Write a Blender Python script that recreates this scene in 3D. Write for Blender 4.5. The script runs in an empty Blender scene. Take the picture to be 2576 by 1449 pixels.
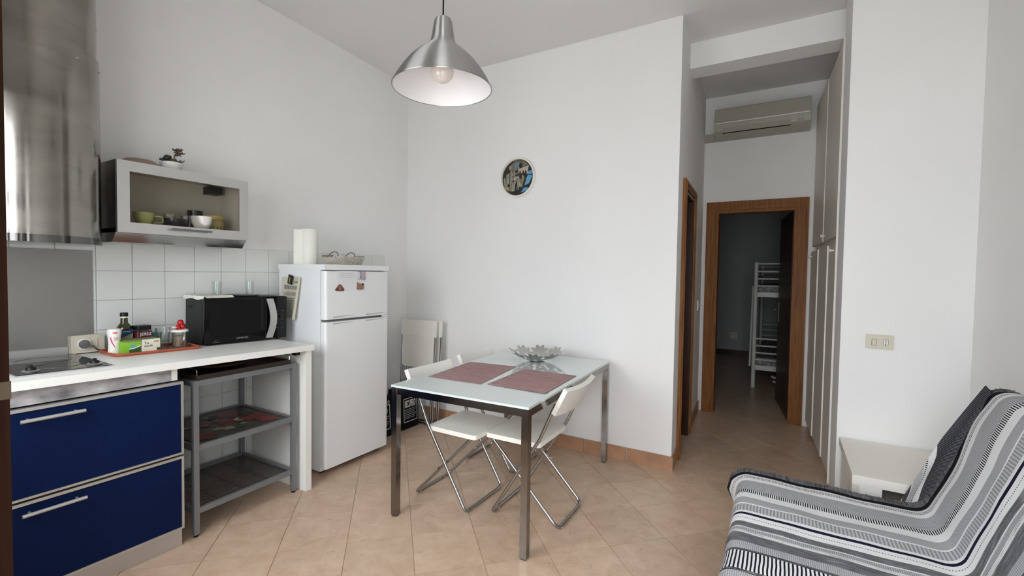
import bpy, bmesh, math, random
from math import sin, cos, pi, radians
from mathutils import Vector, Matrix
random.seed(7)
SC = bpy.context.scene
COL = SC.collection
# ------------------------------------------------------------------ camera, light, exposure
cam = bpy.data.cameras.new('camera'); camo = bpy.data.objects.new('camera', cam); COL.objects.link(camo)
cam.sensor_width = 36.0; cam.lens = 1156.99 * 36 / 2576; cam.clip_start = 0.02
camo.matrix_world = Matrix(((0.86109381, -0.02981865, 0.50757098, 0.0),
                            (0.50821453, 0.02035094, -0.86099003, 0.0),
                            (0.01534402, 0.99934813, 0.03267834, 1.37034804), (0, 0, 0, 1)))
SC.camera = camo
SC.view_settings.view_transform = 'Standard'; SC.view_settings.look = 'None'
SC.view_settings.gamma = 1.0; SC.view_settings.use_curve_mapping = False
SC.view_settings.exposure = 2.82
w = bpy.data.worlds.new('sky'); SC.world = w; w.use_nodes = True
# overcast sky: brightest overhead, three times dimmer at the horizon; dull ground below it
_nt = w.node_tree; _bg = _nt.nodes['Background']
_tc = _nt.nodes.new('ShaderNodeTexCoord'); _sp = _nt.nodes.new('ShaderNodeSeparateXYZ'); _nt.links.new(_tc.outputs['Generated'], _sp.inputs[0])
_mr = _nt.nodes.new('ShaderNodeMapRange'); _mr.inputs[1].default_value = 0.0; _mr.inputs[2].default_value = 1.0; _mr.inputs[3].default_value = 1.0; _mr.inputs[4].default_value = 3.0
_nt.links.new(_sp.outputs['Z'], _mr.inputs[0]); _nt.links.new(_mr.outputs[0], _bg.inputs[1])
_bg.inputs[0].default_value = (0.935, 0.975, 1.025, 1)
SC.cycles.use_denoising = True
SC.cycles.max_bounces = 12; SC.cycles.diffuse_bounces = 7; SC.cycles.glossy_bounces = 5
SC.cycles.transmission_bounces = 8; SC.cycles.transparent_max_bounces = 12
SC.cycles.sample_clamp_indirect = 6.0; SC.cycles.caustics_reflective = False; SC.cycles.caustics_refractive = False
def portal(name, x0, x1, z0, z1, y):
    l = bpy.data.lights.new(name, 'AREA'); l.shape = 'RECTANGLE'; l.size = x1 - x0; l.size_y = z1 - z0
    l.cycles.is_portal = True
    o = bpy.data.objects.new(name, l); COL.objects.link(o)
    o.location = ((x0 + x1) / 2, y, (z0 + z1) / 2); o.rotation_euler = (pi / 2, 0, 0)
portal('daylight_portal', -0.45, 0.52, 0.0, 2.34, -0.26)
portal('daylight_portal', -2.50, -1.20, 0.92, 2.26, -0.26)

# ------------------------------------------------------------------ materials
def nodes(name):
    m = bpy.data.materials.new(name); m.use_nodes = True
    nt = m.node_tree; b = nt.nodes['Principled BSDF']
    return m, nt, b
def N(nt, t, **kw):
    n = nt.nodes.new(t)
    for k, v in kw.items(): setattr(n, k, v)
    return n
def c4(c): return (c[0], c[1], c[2], 1.0)
def mat(name, col, rough=0.5, metal=0.0, var=0.0, scale=8.0, bump=0.0, bscale=60.0, coat=0.0, stretch=None, col2=None, spec=0.5, rvar=0.0):
    m, nt, b = nodes(name)
    b.inputs['Roughness'].default_value = rough; b.inputs['Metallic'].default_value = metal
    b.inputs['Coat Weight'].default_value = coat; b.inputs['Coat Roughness'].default_value = 0.05
    b.inputs['Specular IOR Level'].default_value = spec
    b.inputs['Base Color'].default_value = c4(col)
    geo = N(nt, 'ShaderNodeNewGeometry'); src = geo.outputs['Position']
    if stretch:
        mp = N(nt, 'ShaderNodeMapping'); mp.inputs['Scale'].default_value = stretch
        nt.links.new(src, mp.inputs['Vector']); src = mp.outputs['Vector']
    if var or col2 or rvar:
        nz = N(nt, 'ShaderNodeTexNoise'); nz.inputs['Scale'].default_value = scale; nz.inputs['Detail'].default_value = 6
        nt.links.new(src, nz.inputs['Vector'])
        if var or col2:
            mx = N(nt, 'ShaderNodeMix', data_type='RGBA')
            a = col if col2 else tuple(max(0, c * (1 - var)) for c in col)
            d = col2 if col2 else tuple(min(1, c * (1 + var)) for c in col)
            mx.inputs['A'].default_value = c4(a); mx.inputs['B'].default_value = c4(d)
            rmp = N(nt, 'ShaderNodeMapRange'); rmp.inputs[1].default_value = 0.3; rmp.inputs[2].default_value = 0.7
            nt.links.new(nz.outputs['Fac'], rmp.inputs[0]); nt.links.new(rmp.outputs[0], mx.inputs['Factor'])
            nt.links.new(mx.outputs['Result'], b.inputs['Base Color'])
        if rvar:
            rr = N(nt, 'ShaderNodeMapRange'); rr.inputs[1].default_value = 0.3; rr.inputs[2].default_value = 0.7
            rr.inputs[3].default_value = rough - rvar; rr.inputs[4].default_value = rough + rvar
            nt.links.new(nz.outputs['Fac'], rr.inputs[0]); nt.links.new(rr.outputs[0], b.inputs['Roughness'])
    if bump:
        n2 = N(nt, 'ShaderNodeTexNoise'); n2.inputs['Scale'].default_value = bscale; n2.inputs['Detail'].default_value = 4
        nt.links.new(src, n2.inputs['Vector'])
        bp = N(nt, 'ShaderNodeBump'); bp.inputs['Strength'].default_value = bump; bp.inputs['Distance'].default_value = 0.004
        nt.links.new(n2.outputs['Fac'], bp.inputs['Height']); nt.links.new(bp.outputs['Normal'], b.inputs['Normal'])
    return m
def glass(name, tint=(1, 1, 1), rough=0.0, gloss=0.12):
    m = bpy.data.materials.new(name); m.use_nodes = True; nt = m.node_tree; nt.nodes.clear()
    out = N(nt, 'ShaderNodeOutputMaterial'); tr = N(nt, 'ShaderNodeBsdfTransparent'); gl = N(nt, 'ShaderNodeBsdfGlossy')
    tr.inputs[0].default_value = c4(tint); gl.inputs['Roughness'].default_value = rough
    lw = N(nt, 'ShaderNodeLayerWeight'); lw.inputs[0].default_value = 0.22
    mr = N(nt, 'ShaderNodeMapRange'); mr.inputs[3].default_value = gloss * 0.12; mr.inputs[4].default_value = min(1, gloss * 4)
    mx = N(nt, 'ShaderNodeMixShader')
    nt.links.new(lw.outputs['Facing'], mr.inputs[0]); nt.links.new(mr.outputs[0], mx.inputs[0])
    nt.links.new(tr.outputs[0], mx.inputs[1]); nt.links.new(gl.outputs[0], mx.inputs[2]); nt.links.new(mx.outputs[0], out.inputs[0])
    return m
M = {}
M['wall'] = mat('plaster_white', (0.80, 0.80, 0.79), 0.9, var=0.02, scale=1.5, bump=0.05, bscale=90)
M['wall_dim'] = mat('plaster_bedroom_dimmed', (0.44, 0.46, 0.45), 0.9)  # darker plaster copy, the bedroom's dimness is put into its colour
M['ceil'] = mat('plaster_ceiling', (0.70, 0.695, 0.69), 0.95, var=0.02, scale=1.2)
M['grout'] = mat('grout', (0.52, 0.39, 0.28), 0.9)
M['wgrout'] = mat('wall_grout', (0.45, 0.45, 0.43), 0.9)
M['wtile'] = mat('white_wall_tile', (0.74, 0.755, 0.73), 0.18, var=0.02, scale=3)
M['skirt'] = mat('terracotta_skirting', (0.40, 0.222, 0.130), 0.4, var=0.18, scale=9)
M['wood'] = mat('brown_door_wood', (0.155, 0.056, 0.014), 0.5, col2=(0.285, 0.118, 0.034), scale=5, stretch=(14, 14, 0.8), spec=0.2)
M['darkwood_and_shade'] = mat('dark_door_wood_and_shade', (0.030, 0.010, 0.005), 0.35, col2=(0.050, 0.018, 0.008), scale=5, stretch=(14, 14, 0.8), spec=0.25)
M['jamb'] = mat('jamb_wood', (0.012, 0.0035, 0.001), 0.6, col2=(0.032, 0.010, 0.003), scale=4, stretch=(14, 14, 0.8), spec=0.08)
M['bronze'] = mat('dark_bronze', (0.10, 0.075, 0.05), 0.4, metal=0.8)
M['steel'] = mat('stainless', (0.31, 0.29, 0.265), 0.17, metal=1.0, var=0.16, scale=4, stretch=(1, 1, 3.0), rvar=0.06)
M['ringdark'] = mat('dark_polished_ring', (0.16, 0.155, 0.15), 0.08, metal=1.0)
M['steel_dk'] = mat('stainless_base', (0.5, 0.5, 0.49), 0.16, metal=1.0)
M['alu'] = mat('brushed_aluminium', (0.62, 0.62, 0.61), 0.38, metal=0.85)
M['framealu'] = mat('frame_aluminium', (0.70, 0.70, 0.69), 0.30, metal=0.85)
M['aluworn'] = mat('worn_aluminium', (0.17, 0.17, 0.185), 0.45, metal=0.35, col2=(0.66, 0.65, 0.65), scale=6, stretch=(1, 1.6, 3.0))
M['lampalu'] = mat('lamp_aluminium', (0.60, 0.59, 0.57), 0.3, metal=1.0)
b_ = M['lampalu'].node_tree.nodes['Principled BSDF']; nt_ = M['lampalu'].node_tree
b_.inputs['Base Color'].default_value = (0.50, 0.495, 0.485, 1); b_.inputs['Roughness'].default_value = 0.40; b_.inputs['Anisotropic'].default_value = 1.0; b_.inputs['Anisotropic Rotation'].default_value = 0.25
tn_ = nt_.nodes.new('ShaderNodeTangent'); tn_.direction_type = 'RADIAL'; tn_.axis = 'Z'; nt_.links.new(tn_.outputs[0], b_.inputs['Tangent'])
M['chrome'] = mat('chrome', (0.56, 0.54, 0.52), 0.09, metal=1.0)
M['tube'] = mat('chair_chrome', (0.42, 0.42, 0.42), 0.16, metal=1.0)
M['chromedk'] = mat('dark_chrome', (0.27, 0.25, 0.235), 0.14, metal=1.0, var=0.12, scale=12)
M['greymetal'] = mat('grey_painted_metal', (0.20, 0.21, 0.22), 0.4, metal=0.3)
M['white'] = mat('white_plastic', (0.80, 0.78, 0.725), 0.42)
M['whitelam'] = mat('white_laminate', (0.80, 0.80, 0.76), 0.35, var=0.015, scale=5)
M['cream'] = mat('cream_laminate', (0.66, 0.62, 0.56), 0.45)
M['benchlam'] = mat('bench_laminate', (0.78, 0.74, 0.67), 0.45)
M['edge'] = mat('cream_edge', (0.82, 0.80, 0.74), 0.45)
M['beige'] = mat('beige_plastic', (0.60, 0.56, 0.45), 0.4)
M['greyplastic'] = mat('grey_plastic', (0.11, 0.11, 0.115), 0.35)
M['fridge'] = mat('fridge_white', (0.76, 0.775, 0.78), 0.22, bump=0.04, bscale=300)
M['gripshade'] = mat('grip_shade', (0.42, 0.425, 0.43), 0.35)
M['gasket'] = mat('gasket_grey', (0.22, 0.22, 0.22), 0.5)
M['blue'] = mat('blue_lacquer', (0.0012, 0.009, 0.050), 0.5, var=0.1, scale=2, spec=0.12)
M['black'] = mat('black_plastic', (0.008, 0.008, 0.009), 0.4, spec=0.25)
M['blackgloss'] = mat('black_glass', (0.002, 0.002, 0.002), 0.06, spec=0.28)
M['blackmatte'] = mat('black_matte', (0.005, 0.005, 0.0055), 0.7, spec=0.15)
M['hob'] = mat('hob_glass', (0.006, 0.006, 0.007), 0.03, spec=0.6)
M['print'] = mat('pale_print', (0.75, 0.75, 0.73), 0.6)
M['printdk'] = mat('dark_print', (0.10, 0.10, 0.11), 0.6)
M['greyprint'] = mat('grey_print', (0.33, 0.34, 0.36), 0.6)
M['paleink'] = mat('pale_ink', (0.50, 0.50, 0.56), 0.7)
M['faint'] = mat('faint_print', (0.10, 0.10, 0.105), 0.5)
M['tabletop'] = mat('white_table_glass', (0.60, 0.665, 0.65), 0.03, spec=0.65, coat=0.6)
M['mat'] = mat('mauve_woven', (0.26, 0.143, 0.143), 0.85, col2=(0.40, 0.258, 0.252), scale=6, stretch=(2.2, 34, 1))
M['splash'] = mat('grey_splash_panel', (0.30, 0.29, 0.275), 0.3, metal=0.55)
M['shade_in'] = mat('lamp_inside_white', (0.80, 0.79, 0.80), 0.4)
M['clay'] = mat('terracotta_plastic', (0.36, 0.085, 0.04), 0.45)
M['red'] = mat('red_gloss', (0.45, 0.012, 0.016), 0.25)
M['redlabel'] = mat('red_label', (0.42, 0.03, 0.05), 0.4)
M['maroon'] = mat('maroon_label', (0.075, 0.008, 0.014), 0.4)
M['green'] = mat('green_card', (0.20, 0.46, 0.025), 0.5)
M['olive'] = mat('olive_card', (0.16, 0.19, 0.075), 0.5)
M['dkgreen'] = mat('dark_green_card', (0.03, 0.075, 0.03), 0.5)
M['cardwhite'] = mat('card_cream', (0.70, 0.68, 0.55), 0.5)
M['gold'] = mat('gold_print', (0.42, 0.31, 0.08), 0.5)
M['oil'] = mat('oil_bottle_glass', (0.030, 0.030, 0.006), 0.08, spec=0.7)
M['navy'] = mat('navy_label', (0.010, 0.028, 0.085), 0.5)
M['khaki'] = mat('khaki_label', (0.26, 0.26, 0.15), 0.5)
M['pink'] = mat('pink_print', (0.60, 0.05, 0.22), 0.5)
M['palepink'] = mat('pale_red_print', (0.62, 0.18, 0.20), 0.5)
M['paper'] = mat('newsprint', (0.55, 0.52, 0.42), 0.8)
M['papergrey'] = mat('newsprint_grey', (0.24, 0.235, 0.20), 0.8)
M['notepaper'] = mat('note_paper', (0.72, 0.72, 0.74), 0.7)
M['tissue'] = mat('kitchen_paper', (0.80, 0.80, 0.73), 0.95, bump=0.3, bscale=120)
M['wicker'] = mat('white_wicker', (0.66, 0.63, 0.57), 0.7, col2=(0.36, 0.33, 0.28), scale=60)
M['wicker_and_shade'] = mat('brown_wicker_and_shade', (0.17, 0.14, 0.11), 0.7)
M['cup'] = mat('green_glaze', (0.50, 0.52, 0.22), 0.2)
M['ceramic'] = mat('white_ceramic', (0.72, 0.70, 0.68), 0.18)
M['darkbowl'] = mat('dark_glaze', (0.02, 0.02, 0.025), 0.1)
M['ochre'] = mat('ochre_jar', (0.55, 0.46, 0.18), 0.4)
M['plate'] = mat('rosy_clay', (0.30, 0.21, 0.19), 0.6)
M['leafdk'] = mat('dark_leaf', (0.012, 0.018, 0.012), 0.5)
M['leafol'] = mat('olive_leaf', (0.075, 0.078, 0.018), 0.6)
M['leafbr'] = mat('brown_leaf', (0.075, 0.055, 0.035), 0.6)
M['cabin'] = mat('cabinet_inside', (0.62, 0.585, 0.53), 0.6)
M['glass'] = glass('clear_glass')
M['glassware'] = glass('glassware', (0.93, 0.95, 0.94), 0.02, 0.22)
M['bluewater'] = glass('pale_blue_glass', (0.55, 0.80, 0.84), 0.02, 0.2)
M['smoke'] = glass('smoked_pane', (0.86, 0.85, 0.82), 0.02, 0.04)
M['sugar'] = mat('brown_sugar', (0.30, 0.22, 0.15), 0.9, var=0.2, scale=60)
M['board'] = mat('wooden_board', (0.10, 0.055, 0.022), 0.4, var=0.2, scale=12)
M['traydark'] = mat('dark_brown_tray', (0.035, 0.024, 0.02), 0.3)
M['redflower'] = mat('dark_red_flower', (0.16, 0.012, 0.012), 0.35)
M['floral'] = mat('floral_print', (0.03, 0.025, 0.018), 0.3)
M['wire'] = mat('dark_wire', (0.10, 0.095, 0.09), 0.45, metal=0.6)
M['bowlsteel'] = mat('petal_steel', (0.50, 0.49, 0.475), 0.3, metal=1.0)
M['bedmetal'] = mat('white_bed_metal', (0.74, 0.74, 0.70), 0.4)
M['sheet'] = mat('patterned_sheet', (0.55, 0.54, 0.52), 0.9, col2=(0.08, 0.08, 0.09), scale=30)
M['ac'] = mat('ac_plastic', (0.37, 0.355, 0.305), 0.4)
M['steelgrey'] = mat('pewter_strip', (0.85, 0.84, 0.80), 0.3)
M['foam'] = mat('dark_upholstery', (0.05, 0.05, 0.055), 0.9)
M['bulb'] = mat('frosted_bulb', (0.72, 0.66, 0.62), 0.12, spec=0.6)
M['terrace'] = mat('terrace_floor', (0.45, 0.43, 0.40), 0.9)
M['brownmag'] = mat('magnet_brown', (0.13, 0.028, 0.015), 0.4)
M['tan'] = mat('magnet_tan', (0.50, 0.30, 0.22), 0.5)
M['sepia'] = mat('magnet_sepia', (0.14, 0.055, 0.028), 0.5, col2=(0.42, 0.27, 0.19), scale=130)
M['silver'] = mat('magnet_silver', (0.62, 0.62, 0.65), 0.3, col2=(0.12, 0.13, 0.17), scale=110)
M['rose'] = mat('magnet_rose', (0.55, 0.33, 0.33), 0.4)
M['dial'] = mat('dial_dark', (0.030, 0.024, 0.020), 0.25)
M['dialtan'] = mat('dial_tan', (0.34, 0.30, 0.20), 0.35, col2=(0.20, 0.17, 0.12), scale=60)
M['dialgrey'] = mat('dial_grey', (0.16, 0.14, 0.115), 0.35, var=0.4, scale=50)
M['dialcream'] = mat('dial_cream', (0.44, 0.40, 0.33), 0.35)
M['dialblue'] = mat('dial_blue', (0.12, 0.34, 0.55), 0.3)

def floor_mat():
    m, nt, b = nodes('beige_floor_tile')
    geo = N(nt, 'ShaderNodeNewGeometry'); oi = N(nt, 'ShaderNodeObjectInfo')
    add = N(nt, 'ShaderNodeVectorMath', operation='ADD'); nt.links.new(geo.outputs['Position'], add.inputs[0])
    sc = N(nt, 'ShaderNodeMath', operation='MULTIPLY'); sc.inputs[1].default_value = 37.0
    nt.links.new(oi.outputs['Random'], sc.inputs[0]); nt.links.new(sc.outputs[0], add.inputs[1])
    n1 = N(nt, 'ShaderNodeTexNoise'); n1.inputs['Scale'].default_value = 10; n1.inputs['Detail'].default_value = 10; n1.inputs['Roughness'].default_value = 0.68; n1.inputs['Distortion'].default_value = 0.5
    nt.links.new(add.outputs[0], n1.inputs['Vector'])
    rp = N(nt, 'ShaderNodeValToRGB'); e = rp.color_ramp.elements
    e[0].position = 0.28; e[0].color = (0.43, 0.295, 0.200, 1); e[1].position = 0.72; e[1].color = (0.58, 0.435, 0.320, 1)
    nt.links.new(n1.outputs['Fac'], rp.inputs[0])
    n2 = N(nt, 'ShaderNodeTexNoise'); n2.inputs['Scale'].default_value = 34; n2.inputs['Detail'].default_value = 4; n2.inputs['Distortion'].default_value = 1.2
    nt.links.new(add.outputs[0], n2.inputs['Vector'])
    r2 = N(nt, 'ShaderNodeValToRGB'); r2.color_ramp.elements[0].position = 0.60; r2.color_ramp.elements[0].color = (1, 1, 1, 1)
    r2.color_ramp.elements[1].position = 0.80; r2.color_ramp.elements[1].color = (0.66, 0.58, 0.52, 1)
    nt.links.new(n2.outputs['Fac'], r2.inputs[0])
    mx = N(nt, 'ShaderNodeMix', data_type='RGBA', blend_type='MULTIPLY'); mx.inputs['Factor'].default_value = 0.8
    nt.links.new(rp.outputs[0], mx.inputs['A']); nt.links.new(r2.outputs[0], mx.inputs['B'])
    hv = N(nt, 'ShaderNodeHueSaturation'); mr = N(nt, 'ShaderNodeMapRange'); mr.inputs[3].default_value = 0.93; mr.inputs[4].default_value = 1.06
    nt.links.new(oi.outputs['Random'], mr.inputs[0]); nt.links.new(mr.outputs[0], hv.inputs['Value'])
    nt.links.new(mx.outputs['Result'], hv.inputs['Color']); nt.links.new(hv.outputs[0], b.inputs['Base Color'])
    b.inputs['Roughness'].default_value = 0.30; b.inputs['Specular IOR Level'].default_value = 0.4
    return m
M['floortile'] = floor_mat()

def throw_mat():
    # woven stripes: uv.x runs along a stripe, uv.y across them (metres)
    m, nt, b = nodes('striped_throw')
    uv = N(nt, 'ShaderNodeUVMap'); uv.uv_map = 'UVMap'
    sp = N(nt, 'ShaderNodeSeparateXYZ'); nt.links.new(uv.outputs[0], sp.inputs[0])
    def math_(op, a, bb=None):
        n = N(nt, 'ShaderNodeMath', operation=op)
        for i, v in enumerate((a, bb)):
            if v is None: continue
            if isinstance(v, (int, float)): n.inputs[i].default_value = v
            else: nt.links.new(v, n.inputs[i])
        return n.outputs[0]
    u, v = sp.outputs[0], sp.outputs[1]
    W_ = (0.70, 0.70, 0.70); G = (0.25, 0.25, 0.26); LG = (0.45, 0.45, 0.46); DG = (0.105, 0.105, 0.112); K = (0.010, 0.010, 0.014); NV = (0.012, 0.010, 0.030)
    # start, base colour, thread colour, pattern: 0 plain 1 fine bars 2 coarse bars 3 chevron 4 streaks 5 dashes
    S = [(-0.40, DG, K, 4), (-0.285, W_, W_, 0), (-0.278, DG, K, 4), (-0.235, W_, W_, 0), (-0.228, LG, G, 0), (-0.180, W_, K, 5), (-0.168, W_, K, 2), (-0.160, W_, W_, 0), (-0.125, DG, K, 1), (0.0, K, K, 0), (0.018, LG, LG, 0), (0.026, W_, W_, 0), (0.036, W_, K, 5), (0.062, W_, W_, 0),
         (0.090, LG, G, 3), (0.143, LG, G, 1), (0.196, W_, K, 2), (0.232, W_, W_, 0), (0.284, LG, G, 3), (0.338, W_, W_, 0), (0.344, LG, G, 6), (0.402, W_, W_, 0),
         (0.420, NV, NV, 0), (0.437, W_, W_, 0), (0.456, W_, DG, 2), (0.461, W_, W_, 0), (0.486, DG, G, 4), (0.524, W_, LG, 4), (0.534, G, LG, 1), (0.562, W_, G, 4),
         (0.580, DG, G, 4), (0.645, LG, G, 1),]
    S2 = [(0.65, LG, G, 1), (0.700, DG, K, 4), (0.713, W_, K, 6), (0.828, K, LG, 4), (0.845, LG, G, 1), (0.90, W_, W_, 0), (0.93, DG, G, 4), (1.02, W_, K, 5), (1.06, LG, G, 3), (1.12, W_, W_, 0), (1.17, W_, K, 2), (1.22, LG, G, 1), (1.28, NV, NV, 0), (1.30, W_, W_, 0), (1.36, DG, G, 4), (1.45, LG, G, 3), (1.55, W_, K, 6), (1.66, LG, G, 1), (1.80, W_, W_, 0)]
    def ramp(vals, x0, x1):
        r = N(nt, 'ShaderNodeValToRGB'); r.color_ramp.interpolation = 'CONSTANT'
        f = N(nt, 'ShaderNodeMapRange'); f.inputs[1].default_value = x0; f.inputs[2].default_value = x1
        nt.links.new(v, f.inputs[0]); nt.links.new(f.outputs[0], r.inputs[0])
        el = r.color_ramp.elements
        for i, (p, c) in enumerate(vals):
            q = min(1, max(0, (p - x0) / (x1 - x0)))
            if i == 0: el[0].position = q; e = el[0]
            elif i == 1: el[1].position = q; e = el[1]
            else: e = el.new(q)
            e.color = c4(c)
        return r.outputs[0]
    def both(fn):
        a = ramp([(s[0], fn(s)) for s in S], -0.40, 0.70); c = ramp([(s[0], fn(s)) for s in S2], 0.65, 1.95)
        mx = N(nt, 'ShaderNodeMix', data_type='RGBA')
        nt.links.new(math_('GREATER_THAN', v, 0.68), mx.inputs['Factor']); nt.links.new(a, mx.inputs['A']); nt.links.new(c, mx.inputs['B'])
        return mx.outputs['Result']
    base = both(lambda s: s[1]); thr = both(lambda s: s[2])
    def pick(k): 
        return both(lambda s: (1, 1, 1) if s[3] == k else (0, 0, 0))
    nz = N(nt, 'ShaderNodeTexNoise'); nz.inputs['Scale'].default_value = 14; nt.links.new(uv.outputs[0], nz.inputs['Vector'])
    wob = math_('MULTIPLY', math_('SUBTRACT', nz.outputs['Fac'], 0.5), 0.006)
    uu = math_('ADD', u, wob)
    def bars(per, duty, x): return math_('LESS_THAN', math_('FRACT', math_('DIVIDE', x, per)), duty)
    fine = bars(0.0060, 0.45, uu); coarse = bars(0.0080, 0.5, uu); piano = bars(0.0118, 0.45, uu)
    chv = math_('ADD', uu, math_('MULTIPLY', math_('PINGPONG', v, 0.0135), 0.8)); chev = bars(0.0064, 0.5, chv)
    st = N(nt, 'ShaderNodeTexNoise'); st.inputs['Scale'].default_value = 1.0; st.inputs['Detail'].default_value = 3
    mp = N(nt, 'ShaderNodeMapping'); mp.inputs['Scale'].default_value = (12, 420, 1); nt.links.new(uv.outputs[0], mp.inputs[0]); nt.links.new(mp.outputs[0], st.inputs['Vector'])
    streak = math_('GREATER_THAN', st.outputs['Fac'], 0.55)
    dash = math_('MULTIPLY', bars(0.0056, 0.5, uu), math_('GREATER_THAN', math_('FRACT', math_('DIVIDE', v, 0.0125)), 0.35))
    tot = None
    for k, p in ((1, fine), (6, piano), (2, coarse), (3, chev), (4, streak), (5, dash)):
        t = math_('MULTIPLY', pick(k), p); tot = t if tot is None else math_('ADD', tot, t)
    mx = N(nt, 'ShaderNodeMix', data_type='RGBA'); nt.links.new(tot, mx.inputs['Factor']); nt.links.new(base, mx.inputs['A']); nt.links.new(thr, mx.inputs['B'])
    nt.links.new(mx.outputs['Result'], b.inputs['Base Color'])
    b.inputs['Roughness'].default_value = 0.95; b.inputs['Specular IOR Level'].default_value = 0.1
    n3 = N(nt, 'ShaderNodeTexNoise'); n3.inputs['Scale'].default_value = 420; nt.links.new(uv.outputs[0], n3.inputs['Vector'])
    bp = N(nt, 'ShaderNodeBump'); bp.inputs['Strength'].default_value = 0.15; bp.inputs['Distance'].default_value = 0.0006
    nt.links.new(n3.outputs['Fac'], bp.inputs['Height']); nt.links.new(bp.outputs['Normal'], b.inputs['Normal'])
    return m
M['throw'] = throw_mat()
M['fringe'] = mat('fringe_thread', (0.014, 0.014, 0.017), 0.9, col2=(0.20, 0.20, 0.21), scale=1, stretch=(240, 5, 240))

# ------------------------------------------------------------------ mesh helpers
def shell(bm, th):
    # gives an open sheet a real thickness, rim included
    bmesh.ops.recalc_face_normals(bm, faces=bm.faces[:]); bm.normal_update()
    uvl = bm.loops.layers.uv.active; faces = bm.faces[:]
    bnd = [e for e in bm.edges if len(e.link_faces) == 1]
    new = {v: v.co - v.normal * th for v in bm.verts}; new = {v: bm.verts.new(c) for v, c in new.items()}
    uvv = {}
    for f in faces:
        uvs = [l[uvl].uv.copy() for l in f.loops] if uvl else None
        g_ = bm.faces.new([new[v] for v in reversed(f.verts[:])])
        if uvl:
            for l, q in zip(g_.loops, reversed(uvs)): l[uvl].uv = q
            for l in f.loops: uvv[l.vert] = l[uvl].uv.copy()
    for e in bnd:
        a, b = e.verts; g_ = bm.faces.new((a, b, new[b], new[a]))
        if uvl:
            for l, q in zip(g_.loops, (uvv[a], uvv[b], uvv[b], uvv[a])): l[uvl].uv = q
class MB:
    def __init__(s): s.bm = bmesh.new()
    def box(s, x0, x1, y0, y1, z0, z1):
        v = [s.bm.verts.new(p) for p in ((x0, y0, z0), (x1, y0, z0), (x1, y1, z0), (x0, y1, z0), (x0, y0, z1), (x1, y0, z1), (x1, y1, z1), (x0, y1, z1))]
        for f in ((3, 2, 1, 0), (4, 5, 6, 7), (0, 1, 5, 4), (1, 2, 6, 5), (2, 3, 7, 6), (3, 0, 4, 7)): s.bm.faces.new([v[i] for i in f])
        return s
    def prism(s, pts, axis, a, b):
        """polygon extruded along an axis; pts are the two other coordinates in x,y,z order"""
        def mk(p, h):
            q = list(p); q.insert(axis, h); return s.bm.verts.new(q)
        A = [mk(p, a) for p in pts]; B = [mk(p, b) for p in pts]; n = len(pts)
        s.bm.faces.new(A); s.bm.faces.new(B[::-1])
        for i in range(n): s.bm.faces.new((A[i], B[i], B[(i + 1) % n], A[(i + 1) % n]))
        return s
    def hexa(s, P):
        v = [s.bm.verts.new(p) for p in P]
        for f in ((3, 2, 1, 0), (4, 5, 6, 7), (0, 1, 5, 4), (1, 2, 6, 5), (2, 3, 7, 6), (3, 0, 4, 7)): s.bm.faces.new([v[i] for i in f])
        return s
    def lathe(s, prof, n=32, c=(0, 0, 0), cap=True):
        rings = []
        for r, z in prof:
            if r < 1e-5: rings.append([s.bm.verts.new((c[0], c[1], c[2] + z))])
            else: rings.append([s.bm.verts.new((c[0] + r * cos(2 * pi * i / n), c[1] + r * sin(2 * pi * i / n), c[2] + z)) for i in range(n)])
        for A, B in zip(rings, rings[1:]):
            for i in range(n):
                j = (i + 1) % n
                if len(A) == 1 and len(B) == 1: continue
                if len(A) == 1: s.bm.faces.new((A[0], B[j], B[i]))
                elif len(B) == 1: s.bm.faces.new((A[i], A[j], B[0]))
                else: s.bm.faces.new((A[i], A[j], B[j], B[i]))
        return s
    def tube(s, pts, r, n=10, closed=False):
        pts = [Vector(p) for p in pts]; k = len(pts); rings = []; nrm = None
        for i, p in enumerate(pts):
            a = pts[i - 1] if (i or closed) else p; b = pts[(i + 1) % k] if (i < k - 1 or closed) else p
            t = (b - a).normalized()
            if nrm is None:
                nrm = t.orthogonal().normalized()
            else:
                nrm = (nrm - t * nrm.dot(t)).normalized()
            bi = t.cross(nrm); rr = r[i] if isinstance(r, (list, tuple)) else r
            rings.append([s.bm.verts.new(p + rr * (cos(2 * pi * j / n) * nrm + sin(2 * pi * j / n) * bi)) for j in range(n)])
        rng = range(k if closed else k - 1)
        for i in rng:
            A, B = rings[i], rings[(i + 1) % k]
            for j in range(n): s.bm.faces.new((A[j], A[(j + 1) % n], B[(j + 1) % n], B[j]))
        if not closed: s.bm.faces.new(rings[0][::-1]); s.bm.faces.new(rings[-1])
        return s
    def poly(s, pts): s.bm.faces.new([s.bm.verts.new(p) for p in pts]); return s
    def ball(s, c, r, sx=1, sy=1, sz=1, seg=16):
        res = bmesh.ops.create_uvsphere(s.bm, u_segments=seg, v_segments=max(6, seg // 2), radius=r)
        for v in res['verts']: v.co = Vector((v.co.x * sx, v.co.y * sy, v.co.z * sz)) + Vector(c)
        return s
    def grid(s, rows, uvs=None, thick=0.0):
        V = [[s.bm.verts.new(p) for p in row] for row in rows]
        uvl = s.bm.loops.layers.uv.new('UVMap') if uvs else None
        for i in range(len(V) - 1):
            for j in range(len(V[0]) - 1):
                f = s.bm.faces.new((V[i][j], V[i + 1][j], V[i + 1][j + 1], V[i][j + 1]))
                if uvs:
                    for l, (a, b) in zip(f.loops, ((i, j), (i + 1, j), (i + 1, j + 1), (i, j + 1))): l[uvl].uv = uvs[a][b]
        return s
    def xf(s, m): s.bm.transform(m); return s
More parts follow.
